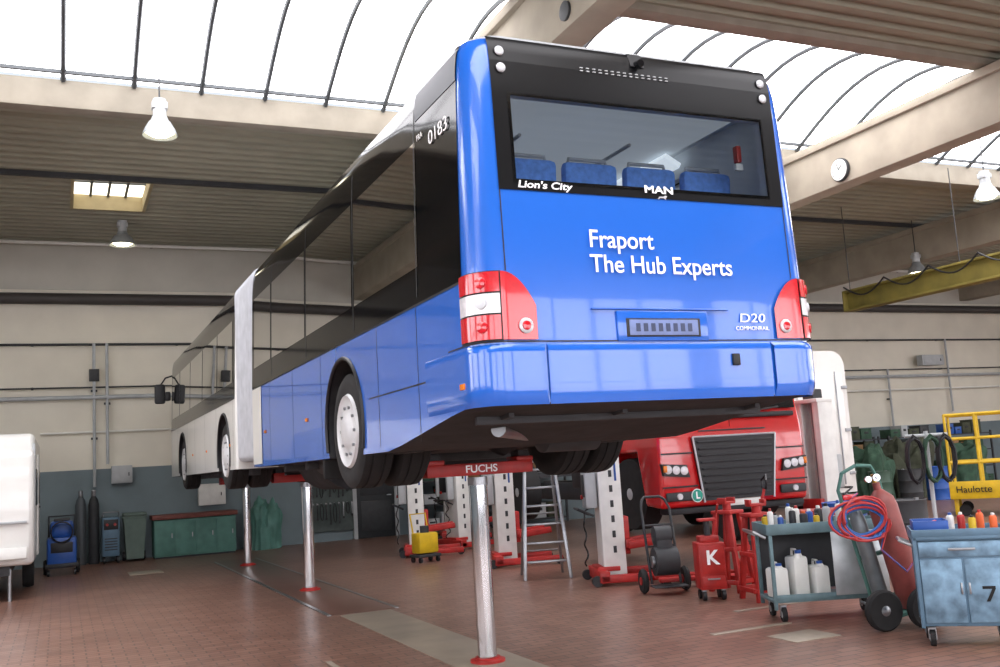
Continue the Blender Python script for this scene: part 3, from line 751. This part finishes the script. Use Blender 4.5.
for xx in (-.355,.355): mb.box((xx,0,.90),(.012,.5,.06),GREYB,.003)
mb.build('cabinet',e)
DD=M('steel_scuffed','#6f8ea4',.4,.3,.4,9)
for s in (-1,1):
    mb=MB(); mb.box((s*.165,-.236,.44),(.31,.014,.5),DD,.005); mb.build('door',e)
    mb=MB(); mb.box((s*.03,-.25,.46),(.014,.014,.09),STEEL,.003); mb.build('door_handle',e)
mb=MB(); mb.box((0,-.236,.77),(.64,.014,.12),DD,.005); mb.box((0,-.255,.77),(.2,.018,.02),STEEL,.004); mb.build('drawer',e)
mb=MB(); mb.tube([(-.36,-.15,.8),(-.45,-.15,.84),(-.45,.15,.84),(-.36,.15,.8)],.014,STEEL,8); mb.build('handle',e)
mb=MB(); mb.prism([(.12,.475),(.215,.475),(.215,.453),(.165,.355),(.14,.355),(.19,.453),(.12,.453)],'y',-.252,-.242,VINK); mb.build('lettering',e)
def bottle(loc,h,r,mat,cap,label,name='spray_can'):
    e=thing(name,loc,0,label,'can','workshop cans and bottles')
    mb=MB(); mb.lathe([(r*.95,0),(r,.01),(r,h*.78),(r*.9,h*.84),(r*.45,h*.9)],(0,0,0),(0,0,1),mat,20); mb.build('can_body',e)
    mb=MB(); mb.lathe([(r*.5,h*.88),(r*.5,h),(r*.35,h*1.02)],(0,0,0),(0,0,1),cap,16); mb.build('cap',e)
ORA=M('orange_plastic','#d8602a',.5); 
for x,y,h,m,c,l in ((.05,0,.16,RED,WHITE,'red spray can'),(.12,-.1,.14,YEL,BLACK,'yellow lubricant can'),(.2,.05,.17,ORA,RED,'orange spray can'),(.28,-.08,.15,ORA,WHITE,'orange plastic bottle'),(-.02,.12,.15,WHITE,BLUEO,'white bottle with blue cap')):
    bottle(local(TC,YT,x,y,.882),h,.03,m,c,l+' on the blue-grey trolley')
e=thing('plastic_crate',local(TC,YT,-.2,0,.882),YT,'open blue plastic crate on the trolley','crate')
mb=MB(); mb.box((0,0,.01),(.26,.3,.02),BLUEO,.004)
for yy in (-.15,.15): mb.box((0,yy,.06),(.26,.012,.1),BLUEO,.003)
for xx in (-.13,.13): mb.box((xx,0,.06),(.012,.3,.1),BLUEO,.003)
mb.build('crate_shell',e)
mb=MB(); mb.cyl((-.08,-.1,.05),(.06,.1,.08),.02,RED); mb.build('hand_grip',e)
BC=(6.82,7.78)
e=thing('parts_cart',(BC[0],BC[1],0),YW,'grey steel parts cart with a sheet metal end panel','cart')
castors(e,(-.42,.5),(-.2,.2),.07)
GB=M('cart_teal_grey','#647e84',.5,.2,.15,8)
for x in (-.5,.58):
    for y in (-.25,.25): mb=MB(); mb.box((x,y,.52),(.035,.035,.8),GB,.004); mb.build('leg',e)
mb=MB(); mb.box((.04,0,.84),(1.14,.54,.03),GB,.005)
for yy in (-.27,.27): mb.box((.04,yy,.88),(1.14,.012,.1),GB,.003)
for xx in (-.53,.61): mb.box((xx,0,.88),(.012,.54,.1),GB,.003)
mb.build('top_tray',e)
mb=MB(); mb.box((.04,0,.2),(1.12,.52,.03),GB,.005); mb.box((.04,-.26,.23),(1.12,.012,.06),GB,.003); mb.build('bottom_shelf',e)
mb=MB(); mb.box((.34,-.275,.53),(.52,.012,.60),M('panel_steel','#b3b9bb',.35,.5,.2,5),.004); mb.build('side_panel',e)
mb=MB(); mb.box((.04,.26,.53),(1.1,.01,.58),DARK,.003); mb.build('back_panel',e)
mb=MB(); mb.tube([(-.53,-.2,.8),(-.64,-.2,.86),(-.64,.2,.86),(-.53,.2,.8)],.015,STEEL,8); mb.build('handle',e)
cols=[(WHITE,RED,'white bottle'),(YEL,BLACK,'yellow can'),(BLUEO,WHITE,'blue spray can'),(GREYL,BLACK,'grey can'),(DARK,WHITE,'dark spray can'),(PLAS,BLUEO,'milky plastic bottle'),(DARK,ORA,'black bottle with orange cap')]
k=0
for i in range(9):
    for y in (-.15,.06):
        m,c,l=cols[k%7]; k+=1
        bottle(local(BC,YW,-.45+i*.11+random.uniform(-.015,.015),y+random.uniform(-.03,.03),.857),random.uniform(.14,.26),random.uniform(.028,.042),m,c,l+' on the parts cart tray')
def jug(loc,rz,h,label):
    e=thing('jerry_can',loc,rz,label,'canister','white plastic canisters')
    mb=MB(); mb.box((0,0,h*.42),(.16,.2,h*.84),PLAS,.03); mb.lathe([(.05,h*.8),(.03,h*.9)],(0,-.05,0),(0,0,1),PLAS,16); mb.build('canister_body',e)
    mb=MB(); mb.tube([(0,.08,h*.8),(0,.07,h*.97),(0,0,h*.97),(0,-.01,h*.82)],.014,PLAS,8); mb.build('handle',e)
    mb=MB(); mb.cyl((0,-.05,h*.89),(0,-.05,h*.97),.03,BLUEO); mb.build('cap',e)
for x,h in ((-.42,.34),(-.22,.46),(-.02,.34)): jug(local(BC,YW,x,-.08,.216),YW+.2,h,'white plastic canister on the cart shelf')

e=thing('gas_welding_trolley',(6.9,6.95,0),YW,'gas welding trolley with red-brown cylinder and coiled hoses','trolley')
Tm=Matrix.Translation((.13,.05,.14))@Matrix.Rotation(-.2,4,'Y')
mb=MB(); mb.T=Tm
for s in (-1,1): mb.tube([(s*.2,.16,0),(s*.2,.16,1.15),(s*.14,.1,1.3),(0,.08,1.34)],.018,TEAL,8)
for z in (.1,.5,.9): mb.box((0,.16,z),(.42,.02,.04),TEAL,.003)
mb.box((0,0,-.02),(.44,.34,.03),TEAL,.004); mb.build('frame',e)
mb=MB(); mb.T=Tm; mb.lathe([(.115,0),(.13,.02),(.13,.92),(.115,1.0),(.06,1.06),(.03,1.09)],(.10,-.02,0),(0,0,1),BRONZE,28); mb.cyl((.10,-.02,1.08),(.10,-.02,1.15),.035,BRONZE); mb.build('acetylene_cylinder',e)
mb=MB(); mb.T=Tm; mb.lathe([(.06,0),(.07,.02),(.07,.85),(.055,.92),(.03,.97)],(-.13,.08,0),(0,0,1),M('oxygen_grey','#777f82',.4,.4,.15,8),28); mb.build('oxygen_cylinder',e)
for x,z in ((.10,1.2),(-.13,1.02)):
    mb=MB(); mb.T=Tm
    mb.cyl((x,0,z-.06),(x,0,z+.03),.02,M('brass','#a5843a',.3,.9)); mb.cyl((x,-.05,z),(x,-.09,z),.035,CHROME); mb.cyl((x-.07,-.03,z),(x-.07,-.07,z),.03,CHROME); mb.cyl((x,-.09,z),(x-.07,0,z),.012,STEEL)
    mb.build('regulator',e)
for x,y in ((-.16,-.26),(.22,-.24)):
    mb=MB(); mb.lathe([(.1,-.035),(.16,-.04),(.18,-.02),(.18,.02),(.16,.04),(.1,.035)],(x,y,.18),(.25,-1,0),RUBBER,32)
    mb.lathe([(.1,-.02),(.09,.02),(.03,.04),(.01,.045)],(x,y,.18),(.25,-1,0),STEEL,24); mb.build('wheel',e)
mb=MB(); mb.cyl((-.16,-.2,.18),(-.16,.3,.18),.015,STEEL,8); mb.cyl((.22,-.2,.18),(.22,.3,.18),.015,STEEL,8); mb.build('axle_rod',e)
for nm,mt,dx in (('blue_hose',M('hose_blue','#2f62a8',.5),0),('red_hose',M('hose_red','#b03030',.5),.02)):
    mb=MB(); pts=[]
    for k in range(110):
        a=k/109*2*pi*5; rr1=.18+.035*math.sin(k*.37)+dx
        pts.append((-.26+rr1*1.15*math.cos(a)+.03*math.sin(k*.2),-.17-.004*(k%20)-dx,.97+rr1*.8*math.sin(a)+.03*math.cos(k*.13)))
    pts=[(-.2,-.02,1.2),(-.3,-.1,1.15)]+pts+[(-.1,-.2,.7),(.1,-.22,.5),(.3,-.2,.72)]
    mb.tube(pts,.011,mt,6); mb.build('hose',e,label=nm.replace('_',' ')+' coiled')

def stand(loc,rz,label):
    e=thing('support_stand',loc,rz,label,'stand','red support stands')
    mb=MB()
    for sx in (-1,1):
        for sy in (-1,1): mb.box((sx*.13,sy*.15,.45),(.055,.055,.95),RED,.006,rot=(sy*.12,-sx*.07,0))
    for z,w in ((.12,.42),(.5,.34)):
        for s in (-1,1): mb.box((0,s*w*.45,z),(w,.03,.05),RED,.004); mb.box((s*w*.45,0,z),(.03,w,.05),RED,.004)
    mb.build('legs',e)
    mb=MB(); mb.box((0,0,.93),(.28,.28,.04),RED,.006); mb.cyl((0,0,.5),(0,0,1.03),.05,RED); mb.build('post',e)
    mb=MB(); mb.box((0,0,1.04),(.2,.12,.03),RED,.005)
    for s in (-1,1): mb.box((s*.09,0,1.07),(.03,.12,.06),RED,.005)
    mb.build('saddle',e); return e
s0=stand((7.15,9.05,0),-.2,'tall red steel support stand beside the parts cart')
copy_thing(s0,(7.35,9.85,0),.3)
e=thing('red_cabinet',(6.78,9.5,0),-.4,'low red steel cabinet with large white lettering','cabinet')
mb=MB(); mb.box((0,0,.38),(.3,.3,.52),RED,.012); mb.build('case',e)
mb=MB(); mb.box((0,-.155,.45),(.26,.012,.31),RED,.004); mb.build('drawer',e)
mb=MB(); mb.box((0,-.155,.21),(.26,.012,.12),RED,.004); mb.box((0,-.165,.24),(.14,.015,.015),STEEL); mb.build('drawer',e)
for x in (-.11,.11):
    for y in (-.10,.10): mb=MB(); mb.cyl((x-.02,y,.055),(x+.02,y,.055),.055,BLACK); mb.box((x,y,.108),(.05,.05,.02),STEEL); mb.build('castor',e)
text('K',.22,(0,-.165,.47),(pi/2,0,0),TXT,e,align='CENTER',bold=.006)
mb=MB(); mb.box((0,0,.67),(.22,.2,.08),RED,.01); mb.cyl((0,0,.7),(0,0,.88),.035,DARK); mb.box((0,0,.89),(.2,.12,.03),RED,.006); mb.build('lifting_head',e)
mb=MB(); mb.tube([(.1,.1,.66),(.16,.14,.95),(.16,.05,1.05)],.014,RED,8); mb.build('handle',e)
e=thing('hand_truck',(6.7,10.3,0),-.3,'dark two-wheeled hand truck with a tilted frame','trolley')
mb=MB()
for s in (-1,1): mb.tube([(s*.18,0,.12),(s*.18,.25,1.0),(s*.15,.32,1.1)],.017,DARK,8)
for z in (.3,.55,.8): mb.cyl((-.18,.28*(z-.1),z),(.18,.28*(z-.1),z),.013,DARK,8)
mb.box((0,-.12,.1),(.42,.26,.015),DARK,.003); mb.tube([(-.15,.32,1.1),(-.1,.38,1.14),(.1,.38,1.14),(.15,.32,1.1)],.017,DARK,8); mb.build('frame',e)
for s in (-1,1): mb=MB(); mb.lathe([(.06,-.03),(.13,-.035),(.15,0),(.13,.035),(.06,.03)],(s*.26,.08,.15),(1,0,0),RUBBER,28); mb.cyl((s*.22,.08,.15),(s*.3,.08,.15),.05,RED,16); mb.build('wheel',e)
mb=MB(); mb.cyl((-.14,-.02,.38),(.14,-.02,.38),.17,DARK,24); mb.cyl((-.1,.05,.68),(.1,.05,.68),.12,DARK,20); mb.box((0,.02,.52),(.2,.16,.3),DARK,.02); mb.cyl((-.17,-.02,.38),(.17,-.02,.38),.07,STEEL,16); mb.build('motor_housing',e)
e=thing('pallet_jack',(7.9,10.45,0),2.7,'low red pallet jack with a raised handle','pallet jack')
mb=MB()
for s in (-1,1): mb.box((.5,s*.2,.1),(1.1,.15,.05),RED,.01)
mb.box((-.12,0,.16),(.22,.52,.2),RED,.02); mb.build('fork_frame',e)
mb=MB(); mb.cyl((-.2,0,.15),(-.2,0,.5),.06,DARK); mb.cyl((-.2,0,.4),(-.42,0,1.15),.018,RED,10); mb.tube([(-.42,-.1,1.15),(-.42,-.13,1.25),(-.45,0,1.32),(-.42,.13,1.25),(-.42,.1,1.15),(-.42,-.1,1.15)],.014,BLACK,8); mb.build('pump_handle',e)
for x,s in ((-.2,-.08),(-.2,.08),(.95,-.2),(.95,.2)): mb=MB(); mb.cyl((x,s-.03,.05),(x,s+.03,.05),.05,BLACK); mb.build('wheel',e)
def drum(loc,mat,label):
    e=thing('oil_drum',loc,random.uniform(0,6),label,'drum','oil drums')
    mb=MB(); mb.lathe([(.28,0),(.29,.01),(.285,.03),(.285,.28),(.295,.3),(.285,.32),(.285,.58),(.295,.6),(.285,.62),(.285,.86),(.29,.88),(.28,.885),(.275,.87)],(0,0,0),(0,0,1),mat,36); mb.build('drum_body',e)
    mb=MB(); mb.cyl((.18,0,.87),(.18,0,.895),.035,STEEL); mb.build('bung',e)
drum((9.6,10.3,0),BLUEO,'blue steel oil drum behind the parts cart')
drum((10.1,9.75,0),DARK,'dark steel oil drum behind the parts cart')
def tyre(loc,label):
    mb=MB(); P=[(.27,-.09),(.33,-.12),(.42,-.11),(.46,-.08),(.46,.08),(.42,.11),(.33,.12),(.27,.09)]
    n_=36; vs=[];fs=[]
    for r_,h_ in P:
        for i in range(n_): q=2*pi*i/n_; vs.append((r_*math.cos(q),r_*math.sin(q),h_+.12))
    m_=len(P)
    for j in range(m_):
        for i in range(n_): k=(i+1)%n_; j2=(j+1)%m_; fs.append([j*n_+i,j*n_+k,j2*n_+k,j2*n_+i])
    mb.add(vs,fs,RUBBER); tag(mb.build('truck_tyre',None,loc),label,'tyre','stacked truck tyres')
for k in range(3): tyre((11.3+.03*k,12.2-.02*k,.245*k),'black truck tyre in a stack on the floor')
e=thing('tool_chest',(8.35,9.3,0),-.5,'red steel tool chest with several drawers','chest')
mb=MB(); mb.box((0,0,.5),(.6,.4,.8),M('dull_red','#8e2a24',.45,0,.15,7),.012); mb.build('case',e)
for k in range(6): mb=MB(); mb.box((0,-.207,.2+.12*k),(.54,.014,.105),M('dull_red','#8e2a24'),.004); mb.box((0,-.22,.23+.12*k),(.5,.014,.012),STEEL,.003); mb.build('drawer',e)
for x in (-.22,.22):
    for y in (-.14,.14): mb=MB(); mb.cyl((x-.02,y,.05),(x+.02,y,.05),.05,BLACK); mb.box((x,y,.095),(.05,.05,.02),STEEL); mb.build('castor',e)
e=thing('extraction_stand',(9.55,8.75,0),-.5,'grey tubular stand with a hanging cable bundle','stand')
mb=MB(); mb.lathe([(.25,0),(.25,.03),(.04,.06)],(0,0,0),(0,0,1),DARK,28); mb.cyl((0,0,.05),(0,0,1.75),.025,GREYL); mb.cyl((-.25,0,1.7),(.25,0,1.7),.02,GREYL); mb.build('post',e)
for x,mt in ((-.18,BLACK),(.02,GREEN),(.18,BLACK)):
    mb=MB(); mb.tube([(x+.1*math.sin(k/10*2*pi),-.03-.003*k,1.42+.27*math.cos(k/10*2*pi)+.02*math.sin(k)) for k in range(40)],.014,mt,6); mb.build('cable_bundle',e)

# ================================================================= RIGHT BACKGROUND
e=thing('access_platform',(18.2,14.53,0),-.9,'yellow mobile access platform with tubular guard rails','platform')
mb=MB(); mb.box((0,0,.45),(2.4,1.5,.12),YEL,.01)
for x in (-1.1,1.1):
    for y in (-.65,.65): mb.box((x,y,.22),(.08,.08,.36),YEL,.005)
mb.box((0,-.76,.54),(2.4,.02,.36),YEL,.004); mb.build('deck',e)
mb=MB(); x_=[-1.15,-.58,0,.58,1.15]
for yy in (-.7,.7):
    for x in x_: mb.cyl((x,yy,.5),(x,yy,2.1),.03,YEL,8)
    for z in (1.1,1.6,2.1): mb.cyl((-1.15,yy,z),(1.15,yy,z),.03,YEL,8)
for x in (-1.15,1.15):
    for z in (1.1,1.6,2.1): mb.cyl((x,-.7,z),(x,.7,z),.03,YEL,8)
mb.build('guard_rail',e)
for x in (-.95,.95):
    for y in (-.6,.6): mb=MB(); mb.cyl((x,y-.04,.12),(x,y+.04,.12),.12,RUBBER); mb.build('castor',e)
text('Haulotte',.19,(-1.08,-.79,.55),(pi/2,0,0),VINK,e,align='LEFT',bold=.001,ext=.003)
def heap(loc,sx,sy,sz,mat,label,seed,name='covered_load'):
    rnd=random.Random(seed); ph=[rnd.uniform(0,6) for _ in range(6)]
    mb=MB()
    def fn(u,v):
        a=u*2*pi; t=v*pi/2; r=math.cos(t)**.4
        p=Vector((r*math.cos(a),r*math.sin(a),math.sin(t)))
        nn=noise.noise(p*1.6+Vector((seed*3.1,0,0)))*.35+noise.noise(p*4+Vector((seed,2,0)))*.14
        fold=.06*math.sin(14*a+ph[0]+3*nn)*(1-v)
        w=1+nn+fold
        return (sx*r*w*math.cos(a),sy*r*w*math.sin(a),max(0,sz*math.sin(t)**.6*(1+nn*.9*(1 if v>.02 else 0))))
    mb.grid(fn,80,28,mat)
    return tag(mb.build(name,None,loc),label,'tarpaulin')
heap((20.4,20.8,0),.7,.6,1.35,GREEN,'dark green canvas draped over stacked parts',1)
heap((22.2,21.2,0),.9,.7,1.5,CANV,'olive canvas draped over a tall machine',2)
heap((18.0,20.5,0),.6,.6,1.1,CANV,'olive tarpaulin covering parts',3)
heap((24.6,21.4,0),.9,.7,1.3,GREEN,'green tarpaulin over a pallet of parts',4)
drum((19.2,19.2,0),M('drum_green','#3d5648',.5),'green steel oil drum beside draped loads')
drum((19.9,18.9,0),DARK,'dark steel oil drum beside draped loads')
drum((21.4,19.4,0),BLUEO,'blue steel oil drum beside draped loads')
e=thing('hose_rack',(14.9,16.3,0),-.4,'grey stand hung with green and black hoses','rack')
mb=MB(); mb.box((0,0,.03),(.8,.5,.05),DARK,.01); mb.cyl((-.3,0,.05),(-.3,0,1.9),.03,GREYL); mb.cyl((.3,0,.05),(.3,0,1.9),.03,GREYL); mb.cyl((-.35,0,1.85),(.35,0,1.85),.03,GREYL); mb.build('stand_frame',e)
for j,(mt,x) in enumerate(((GREEN,-.15),(BLACK,.05),(TEAL,.2))):
    mb=MB(); pts=[(x+.16*math.sin(k/12*2*pi)+.01*k*.1,-.05-.004*k,1.5+.38*math.cos(k/12*2*pi)+.02*math.sin(k)) for k in range(50)]
    mb.tube(pts,.018,mt,6); mb.build('hose',e)
def rack(x,y,hh=1.95):
    e=thing('storage_rack',(x,y,0),0,'dark steel storage rack filled with boxes','rack','storage racks')
    for sx in (-1,1):
        for sy in (-.3,.3): mb=MB(); mb.box((sx,sy,hh/2+.03),(.05,.05,hh),DARK); mb.build('upright',e)
    zs=[.15+(hh-.2)*k/3 for k in range(4)]
    for z in zs: mb=MB(); mb.box((0,0,z),(2.05,.66,.04),DARK); mb.build('shelf',e)
    for z in zs[:3]+([zs[3]] if x>15 else []):
        xx=-.8
        while xx<.75:
            w=random.uniform(.25,.45); h=random.uniform(.2,.45); m=random.choice([CANV,GREEN,DARK,GREYL,WOOD,BLUEO,CANV])
            bx=MB().box((0,0,h/2),(w,.45,h),m,.012); bx.box((0,-.228,h*.6),(w*.4,.008,h*.2),BLACK,.002)
            bx.box((0,0,h-.01),(w*1.02,.46,.03),m,.004)
            tag(bx.build('storage_box',None,(x+xx+w/2,y,z+.021)),'storage box on the dark steel rack','box','boxes on the storage racks'); xx+=w+.06
for x in (9.2,11.4): rack(x,23.9)
for x in (21.6,24.0,26.4): rack(x,22.8,1.75)

# ================================================================= LEFT BACKGROUND
cv=thing('caravan',(-1.52,19.6,0),0,'white touring caravan with dark windows parked by the wall','caravan')
mb=MB(); pr=[(-2.3,.55),(-2.45,1.4),(-2.3,2.3),(-2.0,2.62),(2.1,2.62),(2.4,2.2),(2.45,.9),(2.3,.5)]
mb.prism(pr,'x',-1.15,1.15,WHITEP); o=mb.build('body',cv); bv=o.modifiers.new('b','BEVEL'); bv.width=.08; bv.segments=3; bv.limit_method='ANGLE'
mb=MB(); mb.box((-.28,-2.40,1.75),(1.3,.03,.66),BLACKG,.01,rot=(-.15,0,0)); mb.build('rear_window',cv)
for y in (-1.2,1.2): mb=MB(); mb.box((1.155,y,1.75),(.03,1.0,.6),BLACKG,.01); mb.build('side_window',cv)
mb=MB(); mb.box((1.155,.1,1.45),(.03,.62,1.75),WHITE,.01); mb.box((1.18,.32,1.4),(.03,.1,.03),BLACK); mb.build('door',cv)
mb=MB(); mb.box((0,-2.42,.75),(2.1,.06,.18),WHITE,.02); mb.build('light_bar',cv)
mb=MB(); mb.box((1.14,-2.2,1.6),(.05,.05,1.7),GREYL,.02); mb.box((0,-2.44,1.22),(2.1,.03,.04),GREYL,.01); mb.build('corner_trim',cv)
for s in (-1,1): mb=MB(); mb.box((s*.52,-2.46,.78),(.2,.03,.1),REDL,.01); mb.build('tail_light',cv)
for s in (-1,1): mb=MB(); mb.lathe([(.18,-.09),(.3,-.09),(.32,0),(.3,.09),(.18,.09)],(s*1.0,.2,.32),(1,0,0),RUBBER,30); mb.lathe([(.18,-.05),(.16,.05),(.02,.07)],(s*1.0,.2,.32),(s,0,0),SILVER,24); mb.build('wheel',cv)
mb=MB(); mb.box((0,0,.47),(1.6,4.4,.14),DARK)
for s in (-1,1): mb.cyl((s*.8,-2.1,0),(s*.8,-2.1,.5),.03,STEEL)
mb.cyl((0,2.0,.45),(0,3.6,.42),.05,DARK); mb.cyl((0,3.3,0.03),(0,3.3,.42),.03,STEEL)
mb.build('chassis',cv)
e=thing('pressure_washer',(.03,21.9,0),0,'blue pressure washer on wheels with a coiled hose','washer')
mb=MB(); mb.box((0,0,.45),(.55,.6,.6),BLUEO,.06); mb.box((0,0,.2),(.6,.66,.08),DARK,.02); mb.box((0,-.31,.55),(.4,.02,.2),BLACK,.01); mb.build('housing',e)
mb=MB(); mb.tube([(-.24,.3,.7),(-.24,.42,1.15),(.24,.42,1.15),(.24,.3,.7)],.018,DARK,8); mb.build('handle',e)
for s in (-1,1):
    mb=MB(); mb.lathe([(.05,-.03),(.13,-.04),(.15,0),(.13,.04),(.05,.03)],(s*.3,.2,.15),(1,0,0),RUBBER,24); mb.build('wheel',e)
    mb=MB(); mb.cyl((s*.24-.02,-.22,.06),(s*.24+.02,-.22,.06),.06,BLACK); mb.build('castor',e)
mb=MB(); mb.box((0,0,.9),(.44,.4,.34),BLUEO,.08); mb.box((0,0,1.08),(.3,.3,.06),DARK,.02); mb.build('tank',e)
mb=MB(); mb.tube([(.2*math.cos(k*.5),-.26-.002*k,.85+.2*math.sin(k*.5)) for k in range(50)],.014,BLACK,6); mb.build('hose',e)
for i,(x,mt) in enumerate(((.42,M('cyl_grey','#50565a',.5,.2)),(.69,DARK),)):
    e=thing('gas_cylinder',(x,24.1,0),0,'tall grey gas cylinder standing against the wall','gas cylinder','gas cylinders')
    mb=MB(); mb.lathe([(.11,0),(.115,.02),(.115,1.3),(.09,1.42),(.04,1.5)],(0,0,0),(0,0,1),mt,24); mb.build('cylinder_body',e)
    mb=MB(); mb.lathe([(.04,1.48),(.05,1.52),(.05,1.62),(.02,1.64)],(0,0,0),(0,0,1),STEEL,16); mb.build('valve_cap',e)
e=thing('welding_machine',(1.03,24.0,0),0,'blue-grey welding machine on castors','machine')
mb=MB(); mb.box((0,0,.58),(.36,.6,.85),GREYB,.02); mb.build('case',e)
mb=MB(); mb.box((0,-.31,.85),(.30,.02,.22),BLACK,.005); mb.build('front_panel',e)
for x in (-.08,.08): mb=MB(); mb.cyl((x,-.31,.85),(x,-.35,.85),.03,RED); mb.build('knob',e)
for k in range(5): mb=MB(); mb.box((0,-.305,.3+.06*k),(.26,.012,.02),DARK); mb.build('vent_slot',e)
for x in (-.14,.14):
    for y in (-.24,.24): mb=MB(); mb.cyl((x-.02,y,.075),(x+.02,y,.075),.075,BLACK); mb.build('castor',e)
mb=MB(); mb.tube([(-.16,-.2,1.0),(-.16,-.25,1.12),(.16,-.25,1.12),(.16,-.2,1.0)],.015,STEEL,8); mb.build('handle',e)
e=thing('waste_bin',(1.53,23.95,0),0,'grey-green wheeled waste bin with a lid','bin')
BG=M('bin_green_grey','#5c6e66',.6,0,.1,6)
mb=MB(); 
vs=[(-.18,-.24,.06),(.18,-.24,.06),(.18,.2,.06),(-.18,.2,.06),(-.24,-.32,1.0),(.24,-.32,1.0),(.24,.3,1.0),(-.24,.3,1.0)]
mb.add(vs,[[0,3,2,1],[4,5,6,7],[0,1,5,4],[1,2,6,5],[2,3,7,6],[3,0,4,7]],BG); mb.box((0,0,.98),(.52,.66,.05),BG,.01); mb.build('bin_body',e)
mb=MB(); mb.box((0,-.01,1.04),(.5,.66,.06),BG,.025); mb.cyl((-.22,.33,1.05),(.22,.33,1.05),.02,BG); mb.build('lid',e)
for s in (-1,1): mb=MB(); mb.cyl((s*.18,.24,.1),(s*.24,.24,.1),.1,BLACK); mb.build('wheel',e)
e=thing('workbench',(2.83,24.0,0),0,'teal metal workbench cabinet with a red-brown top','workbench')
mb=MB(); mb.box((0,0,.45),(1.8,.7,.82),TEAL,.015); mb.box((0,0,.03),(1.75,.6,.06),DARK); mb.build('cabinet',e)
mb=MB(); mb.box((0,0,.92),(1.88,.8,.1),M('redbrown_top','#6e3a30',.6,0,.2,8),.01); mb.build('top',e)
for k in range(4):
    mb=MB(); mb.box((-.67+.447*k,-.357,.45),(.42,.015,.72),TEAL,.005); mb.box((-.52+.447*k,-.37,.5),(.02,.02,.1),STEEL); mb.build('door',e)
heap((4.45,23.95,0),.38,.32,1.1,TEAL,'teal cover draped over a small machine',5,'covered_machine')
e=thing('tool_board',(6.15,24.44,1.0),0,'perforated board hung with dark tools and belts','tool board')
mb=MB(); mb.box((0,0,0),(1.25,.05,1.5),M('board_grey','#4b5553',.7,0,.15,8),.005); mb.build('board',e)
for k in range(11):
    for z0 in (.6,-.05): mb=MB(); mb.cyl((-.55+.11*k,-.02,z0),(-.55+.11*k,-.10,z0),.008,STEEL,6); mb.build('hook',e)
for k in range(11):
    for z0 in (.58,-.07):
        ln=random.uniform(.25,.5)
        mb=MB()
        if k%3==0: mb.tube([(.04*math.sin(q/12*2*pi),0,-ln/2+ln/2*math.cos(q/12*2*pi)) for q in range(12)],.012,BLACK,6,closed=True)
        else:
            mb.box((0,0,-ln/2),(.025,.02,ln),random.choice([DARK,STEEL,BLACK]),.004); mb.box((0,0,-ln),(.05,.025,.06),DARK,.008)
            mb.lathe([(.025,-.008),(.025,.008)],(0,0,0),(0,1,0),STEEL,12)
        tag(mb.build('hanging_tool',None,(6.15-.55+.11*k,24.44-.115,1.0+z0)),'dark hand tool hanging on the tool board','tool','tools on the board')
e=thing('yellow_floor_machine',(6.0,17.0,0),.2,'small yellow hydraulic power unit on wheels','machine')
mb=MB(); mb.box((0,0,.34),(.4,.3,.36),YEL,.03); mb.box((0,0,.12),(.46,.36,.05),DARK,.01); mb.cyl((0,0,.5),(0,0,.64),.08,DARK); mb.build('housing',e)
mb=MB(); mb.tube([(-.16,.12,.45),(-.16,.22,.85),(.16,.22,.85),(.16,.12,.45)],.016,YEL,8); mb.build('handle',e)
for x in (-.18,.18):
    for y in (-.13,.13): mb=MB(); mb.cyl((x-.02,y,.05),(x+.02,y,.05),.05,BLACK); mb.build('castor',e)

# ================================================================= CAMERA, WORLD
cam=bpy.data.cameras.new('camera'); co=bpy.data.objects.new('camera',cam); COL.objects.link(co)
cam.sensor_width=36; cam.lens=977/1000*36; cam.clip_end=200
r=Vector((.9118,-.4063,-.0607)); bk=-Vector((.4105,.9022,.1311))
r.normalize(); bk=(bk-r*bk.dot(r)).normalized(); u=bk.cross(r)
co.matrix_world=Matrix(((r.x,u.x,bk.x,0),(r.y,u.y,bk.y,0),(r.z,u.z,bk.z,1.68),(0,0,0,1)))
scene.camera=co
w=bpy.data.worlds.new('world'); scene.world=w; w.use_nodes=True
bg=w.node_tree.nodes['Background']; bg.inputs[0].default_value=(.85,.92,1,1); bg.inputs[1].default_value=1.0
